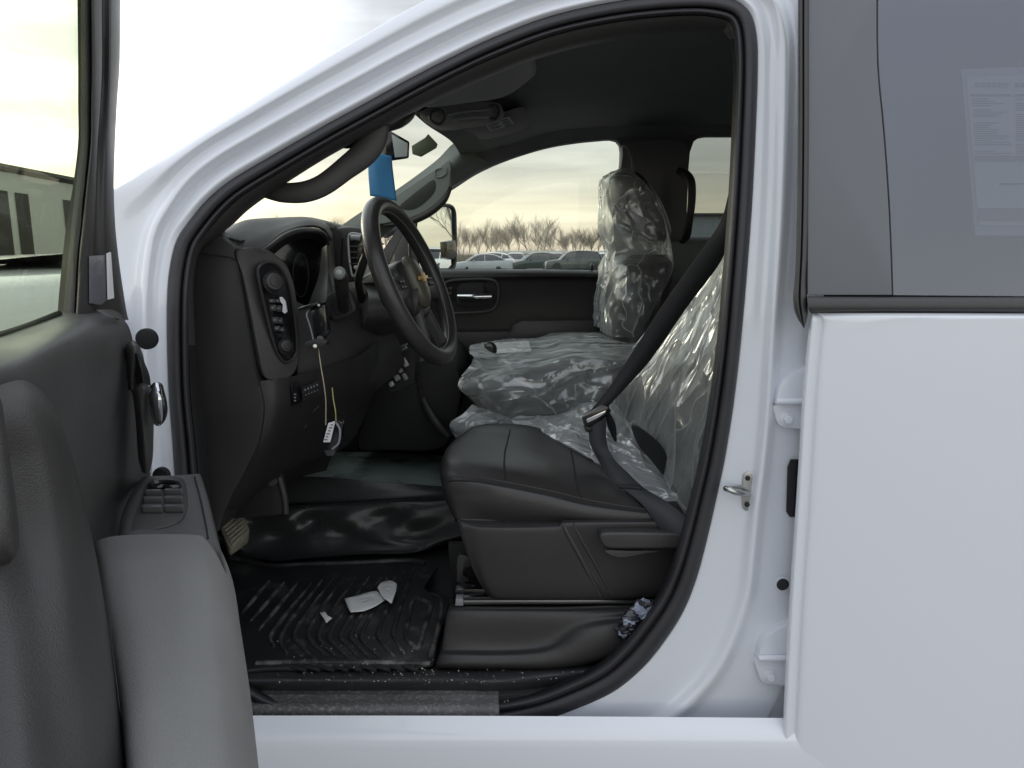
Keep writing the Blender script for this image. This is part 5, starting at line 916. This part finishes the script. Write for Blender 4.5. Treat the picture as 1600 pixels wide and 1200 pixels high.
surf('elbow_pad', [prow([(140,856,-.05),(150,846,-.012),(176,838,.002),(230,835,.004),(290,835,.004)], (318,838,.0), (340,848,-.022)), prow([(146,886,-.05),(156,872,0),(184,866,.010),(240,864,.012),(296,864,.012)], (326,868,.006), (356,886,-.022)),
     prow([(156,936,-.05),(162,924,0),(192,920,.012),(250,918,.013),(300,920,.013)], (334,926,.006), (365,944,-.025)), prow([(168,1016,-.05),(175,1006,0),(205,1004,.012),(260,1004,.014),(305,1004,.013)], (342,1010,.006), (377,1028,-.025)),
     prow([(182,1100,-.05),(190,1094,0),(218,1094,.012),(268,1094,.014),(310,1094,.013)], (350,1100,.006), (386,1112,-.025)), prow([(200,1250,-.05),(208,1240,0),(232,1240,.012),(280,1240,.014),(318,1240,.013)], (362,1244,.006), (400,1256,-.025))], M['doorpad'], fdp, nu=70, nv=70)
dm = surf('exterior_mirror', [[np.array((-.66+dx, .52+dy, z)) for dx, dy in ((0,0),(-.12,.03),(-.20,.10),(-.12,.12),(0,.10),(.02,.05))] for z in (1.38,1.42,1.54,1.60,1.62)], M['plastic'], fdp, nu=30, nv=20, cu=True, caps=True)
# ================================================================ passenger side towing mirror
tm = empty('towing_mirror', P(690, 400, 3.3), truck)
MN = np.array([.883, -.469, 0.0])
MC = P(680, 360, 3.42); mu = np.cross([0,0,1], MN); mu /= np.linalg.norm(mu)
def MM(x, y, d=0):      # pixel to the mirror plane
    r_ = ray(x, y); return CC + r_*(((MC + MN*d - CC) @ MN)/(r_ @ MN))
oo = spl([(652,330),(664,322),(700,321),(709,328),(711,350),(711,405),(707,419),(690,423),(650,424),(642,415),(642,345)], 60, True)
mh = prism('mirror_shell', [MM(x, y, -.004) for x, y in oo], tuple(MN*-.09), M['plastic'], tm, bevel=.012)
tube('mirror_rim', [MM(x, y, .002) for x, y in oo], .0085, M['plastic'], mh, closed=True, n=90, sides=8)
prism('mirror_upper_glass', [MM(x, y, .001) for x, y in spl([(655,333),(666,325),(698,324),(705,330),(706,350),(706,388),(700,390),(655,389)], 50, True)], tuple(MN*-.002), M['mirror'], tm, bevel=0)
prism('mirror_lower_glass', [MM(x, y, .001) for x, y in ((655,393),(704,394),(705,414),(700,419),(655,420))], tuple(MN*-.002), M['mirror'], tm, bevel=0)
prism('mirror_divider', [MM(x, y, .006) for x, y in ((650,388.5),(706,389.5),(706,393.5),(650,393))], tuple(MN*-.008), M['plastic'], tm, bevel=.001)
prism('mirror_lamp_block', [MM(x, y, .02) for x, y in ((698,378),(712,375),(713,400),(709,406),(699,402))], tuple(MN*-.06), M['gloss'], tm, bevel=.004)
tube('mirror_arm', [MM(652,350,-.05), P(625,356,3.15), P(600,366,3.08)], .018, M['plastic'], tm, n=12)
tube('mirror_arm', [MM(652,405,-.05), P(630,412,3.15), P(610,418,3.08)], .018, M['plastic'], tm, n=12)
# ================================================================ ground
gr = mk('ground', [(-400,-300,0),(400,-300,0),(400,600,0),(-400,600,0)], [(0,1,2,3)], M['asphalt'], None, smooth=False); tag(gr, None, None, None, 'structure')
gf = mk('grass_verge', [(-400,78,.012),(400,78,.012),(400,500,.012),(-400,500,.012)], [(0,1,2,3)], mat('winter_grass', (.13,.12,.07), .95, var=.25, vscale=.5), None, smooth=False); tag(gf, None, None, None, 'structure')
# ================================================================ bare trees
def tree_mesh(seed, h):
    rnd = random.Random(seed); V, F = [], []
    def seg(a, b, r0, r1):
        t = (b-a); t.normalize(); s = t.cross(Vector((.3,.2,1))) if abs(t.z) < .9 else t.cross(Vector((1,0,0))); s.normalize(); q = t.cross(s); o = len(V)
        for c, r in ((a, r0), (b, r1)):
            for k in range(3): an = 2.0944*k; V.append(c+(s*math.cos(an)+q*math.sin(an))*r)
        for k in range(3): F.append((o+k, o+(k+1) % 3, o+3+(k+1) % 3, o+3+k))
    def grow(a, d, ln_, r, lv):
        n = 3 if lv < 3 else 2; p = a.copy()
        for i in range(n):
            dd = (d+Vector((rnd.gauss(0,.12), rnd.gauss(0,.12), rnd.gauss(.03,.06)))).normalized(); q = p+dd*ln_/n; r2 = r*(1-.25/n)
            seg(p, q, r, r2)
            if lv < 5 and (i > 0 or lv > 0):
                for _ in range(2 if lv < 4 else 1):
                    if rnd.random() < .85:
                        ax = Vector((rnd.gauss(0,1), rnd.gauss(0,1), rnd.gauss(0,.3))).normalized(); nd = (dd+ax*rnd.uniform(.45,.85)+Vector((0,0,.18))).normalized()
                        grow(q, nd, ln_*rnd.uniform(.5,.72), r2*.55, lv+1)
            p = q; r = r2; d = dd
        if lv < 5: grow(p, (d+Vector((rnd.gauss(0,.2), rnd.gauss(0,.2), .1))).normalized(), ln_*.7, r*.8, lv+1)
    grow(Vector((0,0,0)), Vector((0,0,1)), h*.34, h*.010, 0)
    mz = max(v.z for v in V); sc_ = h/mz; return [v*sc_ for v in V], F
protos = []
for s_ in range(6):
    V, F = tree_mesh(s_*7+3, 10.0); me = bpy.data.meshes.new('bare_tree'); me.from_pydata([tuple(v) for v in V], [], F); me.materials.append(M['bark']); protos.append(me)
random.seed(21)
tree_spots = []
def tpos(px, d, h): q = P(px, 395, d); return (q[0], d, h)
# (pixel column, distance, height) for the trees seen through the windows
for px, top in ((718,345),(732,350),(744,338),(757,352),(768,343),(778,349),(790,347),(800,344),(812,334),(826,331),(838,333),(848,337),(858,350),(866,356),(878,362),(889,352),(897,350),(906,360),(915,358),(925,355),(934,342),(942,350),(952,345),(966,352)):
    d = random.uniform(118, 150); tree_spots.append((*tpos(px+random.uniform(-2,2), d, 1.55+(394-top)/1150*d*1.02)[:2], 1.55+(394-top)/1150*d))
for k in range(11):                                  # second rank behind
    px = 700+k*25+random.uniform(-4,4); d = random.uniform(155, 180); tree_spots.append((*tpos(px, d, 1)[:2], random.uniform(6.2, 8.4)))
for k in range(26):                                  # through the windshield, left
    px = 300+k*16+random.uniform(-5,5); d = random.uniform(95, 125); tree_spots.append((*tpos(px, d, 1)[:2], random.uniform(6.0, 7.4), 1))
for k in range(14):                                  # towards the right, seen in the towing mirror
    a = R(random.uniform(52, 74)); d = random.uniform(55, 80); tree_spots.append((d*math.sin(a), d*math.cos(a)+3, random.uniform(8, 12), 2))
ord_ = ['spreading', 'slim', 'many-stemmed', 'twiggy', 'forked', 'upright']
TL = ['leafless tree in the row of bare trees beyond the parked cars, past the passenger window', 'leafless winter tree low on the horizon ahead of the truck, beyond the windshield', 'leafless winter tree at the side of the lot that shows in the towing mirror']
TG = ['bare trees behind the parking lot', 'bare trees ahead of the truck', 'bare trees reflected in the towing mirror']
for i, (x, y, h, *wh) in enumerate(tree_spots):
    wh = wh[0] if wh else 0
    k = i % 6; o = bpy.data.objects.new('bare_tree', protos[k]); sc.collection.objects.link(o); s_ = h/10; o.location = (x, y, 0)
    o.scale = (s_*random.uniform(.9,1.2), s_*random.uniform(.9,1.2), s_); o.rotation_euler = (0, 0, random.uniform(0, 6.3))
    tag(o, TL[wh], 'tree', TG[wh])
# low thicket at the foot of the trees
V, F = [], []
rt_ = random.Random(5)
for k in range(26000):
    x = rt_.uniform(-90, 60); y = rt_.uniform(108, 122); h = rt_.triangular(1.0, 3.4, 2.0)*(.8+.35*noise.noise(Vector((x*.12, 0, 0)))); lx, ly = rt_.gauss(0,.5), rt_.gauss(0,.5); o = len(V)
    V += [(x,y,0),(x+.035,y,0),(x+lx,y+ly,h)]; F.append((o,o+1,o+2))
th_ = mk('thicket', V, F, M['thick'], None, smooth=False); tag(th_, 'brown leafless undergrowth along the foot of the tree row', 'undergrowth', kind='stuff')
# ================================================================ buildings
wb = empty('low_warehouse', (12, 96, 0)); tag(wb, 'long low pale green grey building beyond the parked cars', 'building')
q0, q1 = P(790, 400, 95)[0], P(955, 400, 95)[0]
box('warehouse_wall', ((q0+q1)/2+2, 98, .72), ((q1-q0)/2+3, 2.5, .72), M['metalroof'], wb, bevel=.02)
box('warehouse_roof', ((q0+q1)/2+2, 98, 1.62), ((q1-q0)/2+3.3, 2.9, .17), mat('pale_roof', (.50,.54,.54), .5), wb, bevel=.02)
sh = empty('metal_building', (16, 46, 0)); tag(sh, 'grey green metal sided building seen through the rear passenger window', 'building')
x0_, x1_ = P(1062, 350, 42)[0], P(1200, 350, 42)[0]
V, F = [], []; z0, z1 = 0, P(1100, 337, 42)[2]
nn = 90
for i in range(nn+1):
    x = x0_+(x1_-x0_)*i/nn; V += [(x, 42+(.05 if i % 2 else 0), z0), (x, 42+(.05 if i % 2 else 0), z1)]
for i in range(nn): F.append((2*i, 2*i+2, 2*i+3, 2*i+1))
mk('metal_siding', V, F, M['metalroof'], sh, smooth=False, solid=.05)
box('roof_edge', ((x0_+x1_)/2, 42, z1+.06), ((x1_-x0_)/2, .25, .07), M['plastic2'], sh, bevel=.01)
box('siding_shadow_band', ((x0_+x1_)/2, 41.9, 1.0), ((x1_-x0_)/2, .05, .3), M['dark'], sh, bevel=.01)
lbz = empty('service_building', P(40, 390, 34)*np.array([1,1,0])); tag(lbz, 'pale walled building with dark garage doors seen through the glass of the open door', 'building')
bA, bB = P(-60, 251, 30), P(176, 296, 36); 
wl, wf = prism_geo([np.array([bA[0],bA[1],0]), np.array([bB[0],bB[1],0]), bB, bA], (0,4,0)); mk('building_wall', wl, wf, M['wallpan'], lbz, bevel=.02)
d_ = bB-bA
tube('roof_fascia', [bA+np.array([0,-.1,.05]), bB+np.array([0,-.1,.05])], .16, M['plastic2'], lbz, n=3, sides=4)
for u0, u1 in ((.02,.25),(.30,.38),(.62,.70),(.74,.98)):
    a, b = bA+d_*u0, bA+d_*u1; a2, b2_ = a*np.array([1,1,0]), b*np.array([1,1,0]); f3 = np.array([0,-.08,0])
    wl, wf = prism_geo([a2+f3, b2_+f3, b2_+f3+np.array([0,0,(b[2])*.82]), a2+f3+np.array([0,0,(a[2])*.82])], (0,.1,0)); mk('garage_door', wl, wf, M['plastic2'], lbz, bevel=.01)
# ================================================================ vehicles on the lot
def wheel(par, x, y, r, wd):
    t = mk('wheel', *cyl_geo((x, y-wd/2, r), (x, y+wd/2, r), r, n=28), M['tyre'], par, bevel=.03)
    for s in (-1, 1): mk('rim', *cyl_geo((x, y+s*(wd/2), r), (x, y+s*(wd/2+.012), r), r*.62, n=20), M['silver'], t, bevel=.01)
def car(name, label, cat, paint, px, dist, yaw, st, L_=4.6, W_=1.82, group=None, bed=False, pos=None, facing=1):
    """st: stations (u along length, z belt, z roof, taper of roof)"""
    root = empty(name, (0,0,0)); tag(root, label, cat, group)
    hw = W_/2; m = paint
    # lower body: closed sections along the length
    secs = []
    for u, zb in st['belt']:
        x = (u-.5)*L_; e = min(1, min(u, 1-u)*9+.62); w_ = hw*e
        secs.append([(x, -w_*.93, .30), (x, -w_, .50), (x, -w_*1.0, zb*.82), (x, -w_*.93, zb), (x, -w_*.5, zb+.03), (x, 0, zb+.04), (x, w_*.5, zb+.03), (x, w_*.93, zb), (x, w_, zb*.82), (x, w_, .50), (x, w_*.93, .30), (x, 0, .25)])
    surf('car_body', secs, m, root, nu=40, nv=50, cu=True, caps=True, sharp=50)
    # glasshouse
    gs = []
    for u, z in st['roof']:
        x = (u-.5)*L_; zb = np.interp(u, [b[0] for b in st['belt']], [b[1] for b in st['belt']])-.04; k = .74+.06*(1-(z-zb)/.6)
        gs.append([(x, -hw*.90, zb), (x, -hw*.84, zb+(z-zb)*.45), (x, -hw*k, z-.05), (x, -hw*.55, z), (x, 0, z+.02), (x, hw*.55, z), (x, hw*k, z-.05), (x, hw*.84, zb+(z-zb)*.45), (x, hw*.90, zb)])
    surf('window_glass', gs, M['tglass'], root, nu=36, nv=40, caps=True, sharp=50)
    rf = [[(p[0], p[1]*1.01, p[2]+.012) for p in g_[2:7]] for g_ in gs[st.get('r0', 1):len(gs)-st.get('r1', 1)]]
    surf('roof', rf, m, root, nu=20, nv=30, solid=.03)
    for s in (-1, 1):
        for j, u in enumerate(st['pillars']):
            zb = np.interp(u[0], [b[0] for b in st['belt']], [b[1] for b in st['belt']]); zr = np.interp(u[1], [b[0] for b in st['roof']], [b[1] for b in st['roof']])
            tube('pillar', [((u[0]-.5)*L_, s*hw*.905, zb-.03), (((u[0]+u[1])/2-.5)*L_, s*hw*.855, (zb+zr)/2), ((u[1]-.5)*L_, s*hw*.775, zr-.05)], .035, m, root, n=6, sides=6)
        for u in (.19, .80):
            wheel(root, (u-.5)*L_, s*(hw-.13), st.get('wr', .34), .24)
            mk('wheel_arch', *cyl_geo(((u-.5)*L_, s*(hw-.2), st.get('wr', .34)+.02), ((u-.5)*L_, s*(hw+.004), st.get('wr', .34)+.02), st.get('wr', .34)+.055, n=28), M['dark'], root)
        zf, zr_ = st['belt'][0][1], st['belt'][-1][1]
        box('headlight', (-.5*L_+.10, s*hw*.58, zf-.10), (.10,.17,.06), M['lampw'], root, bevel=.03)
        box('tail_light', (.5*L_-.09, s*hw*.60, zr_-.12), (.09,.16,.07), M['lampr'], root, bevel=.03)
        box('door_mirror', (-.14*L_, s*(hw+.06), st['belt'][2][1]+.06), (.06,.09,.06), m, root, bevel=.03)
        for u in (.47, .66): mk('door_gap', *box_geo(((u-.5)*L_, s*(hw+.001), .72), (.006,.004,.26)), M['dark'], root, smooth=False)
    mk('sill', *box_geo((0, 0, .33), (L_*.40, hw*.96, .07)), M['dark'], root)
    if bed:
        box('cargo_bed', (.30*L_, 0, .95), (.19*L_, hw*.97, .22), m, root, bevel=.04); box('bed_opening', (.30*L_, 0, 1.168), (.17*L_, hw*.85, .004), M['dark'], root, bevel=0)
    q = P(px, 400, dist) if pos is None else pos; root.location = (q[0], q[1], 0); root.rotation_euler = (0, 0, yaw); ORG[root.name] = Vector((q[0], q[1], 0)); return root
SEDAN = dict(belt=[(0,.62),(.04,.74),(.28,.90),(.5,.93),(.75,.96),(.96,.98),(1,.86)], roof=[(.24,.92),(.38,1.32),(.50,1.44),(.66,1.42),(.80,1.22),(.90,1.0)], pillars=[(.26,.40),(.54,.54),(.88,.76)])
SUV = dict(belt=[(0,.72),(.03,.88),(.26,1.02),(.5,1.06),(.8,1.08),(.97,1.08),(1,.95)], roof=[(.23,1.02),(.35,1.50),(.46,1.66),(.70,1.68),(.88,1.62),(.96,1.15)], pillars=[(.25,.37),(.50,.50),(.72,.74),(.94,.90)], wr=.37)
HATCH = dict(belt=[(0,.64),(.04,.76),(.27,.95),(.5,.98),(.8,1.02),(.96,1.04),(1,.90)], roof=[(.22,.94),(.38,1.42),(.50,1.54),(.72,1.53),(.88,1.36),(.97,1.08)], pillars=[(.24,.40),(.54,.54),(.76,.78),(.95,.90)], wr=.35)
TRUCKC = dict(belt=[(0,.95),(.03,1.08),(.22,1.16),(.4,1.18),(.6,1.18),(.97,1.16),(1,1.1)], roof=[(.21,1.16),(.30,1.70),(.37,1.84),(.50,1.85),(.56,1.80),(.59,1.2)], pillars=[(.23,.31),(.42,.42),(.58,.56)], wr=.42)
def cp(n, c, r=.25): return mat(n, c, r, coat=.6)
G_ = 'vehicles parked in rows on the lot'
car('sedan', 'silver grey sedan nearest the far window sill, left of the dark vehicles', 'car', cp('silver_grey_paint', (.36,.39,.41)), 752, 58, R(8), SEDAN, group=G_, L_=4.8)
car('crossover', 'white crossover with its rear end showing behind the silver sedan', 'car', cp('white_car_paint', (.85,.86,.87)), 764, 67, R(-6), HATCH, group=G_)
car('crossover', 'dark green crossover between the silver sedan and the black estate', 'car', cp('dark_green_paint', (.035,.055,.045)), 836, 63, R(14), HATCH, group=G_, L_=4.4)
car('sport_utility_vehicle', 'dark grey green sport utility vehicle, rightmost of the large dark cars', 'car', cp('dark_grey_paint', (.045,.06,.055)), 897, 58, R(4), SUV, group=G_)
car('compact_car', 'small white car nose at the right end of the row beside the plastic covered seat', 'car', cp('white_compact_paint', (.68,.69,.70)), 948, 60, R(80), HATCH, group=G_, L_=4.2)
random.seed(9)
for k, (px, d, c, nm) in enumerate(((930,72,(.6,.6,.6),'pale grey'),(868,74,(.3,.32,.34),'mid grey'),(806,72,(.5,.52,.52),'light silver'))):
    car('hatchback', nm+' hatchback in the back row of the lot, mostly hidden by nearer cars', 'car', cp('back_row_paint', c), px, d, R(90+random.uniform(-6,6)), HATCH, group=G_, L_=4.3)
for k, (x, y, c, nm) in enumerate(((-24,56,(.5,.5,.5),'light grey'),(-16,60,(.05,.05,.06),'black'),(18,57,(.6,.6,.6),'off white'),(26,60,(.3,.03,.03),'dark red'),(34,57,(.1,.12,.16),'slate blue'))):
    car('hatchback', nm+' hatchback parked farther along the rows of the lot', 'car', cp('far_row_paint', c), 0, 0, R(random.uniform(-12,12)), HATCH, group=G_, L_=4.3, pos=(x, y))
# white pickup reflected in the lower pane: mirror image of the wanted spot
q = P(684, 405, 50.0); dq = (q-MC) @ MN; q2 = q-2*dq*MN
car('parked_pickup', 'white pickup seen in the towing mirror', 'pickup truck', cp('white_pickup_paint', (.72,.73,.74)), 0, 0, R(56), TRUCKC, L_=5.8, W_=2.0, group=G_, bed=True, pos=(q2[0], q2[1]))
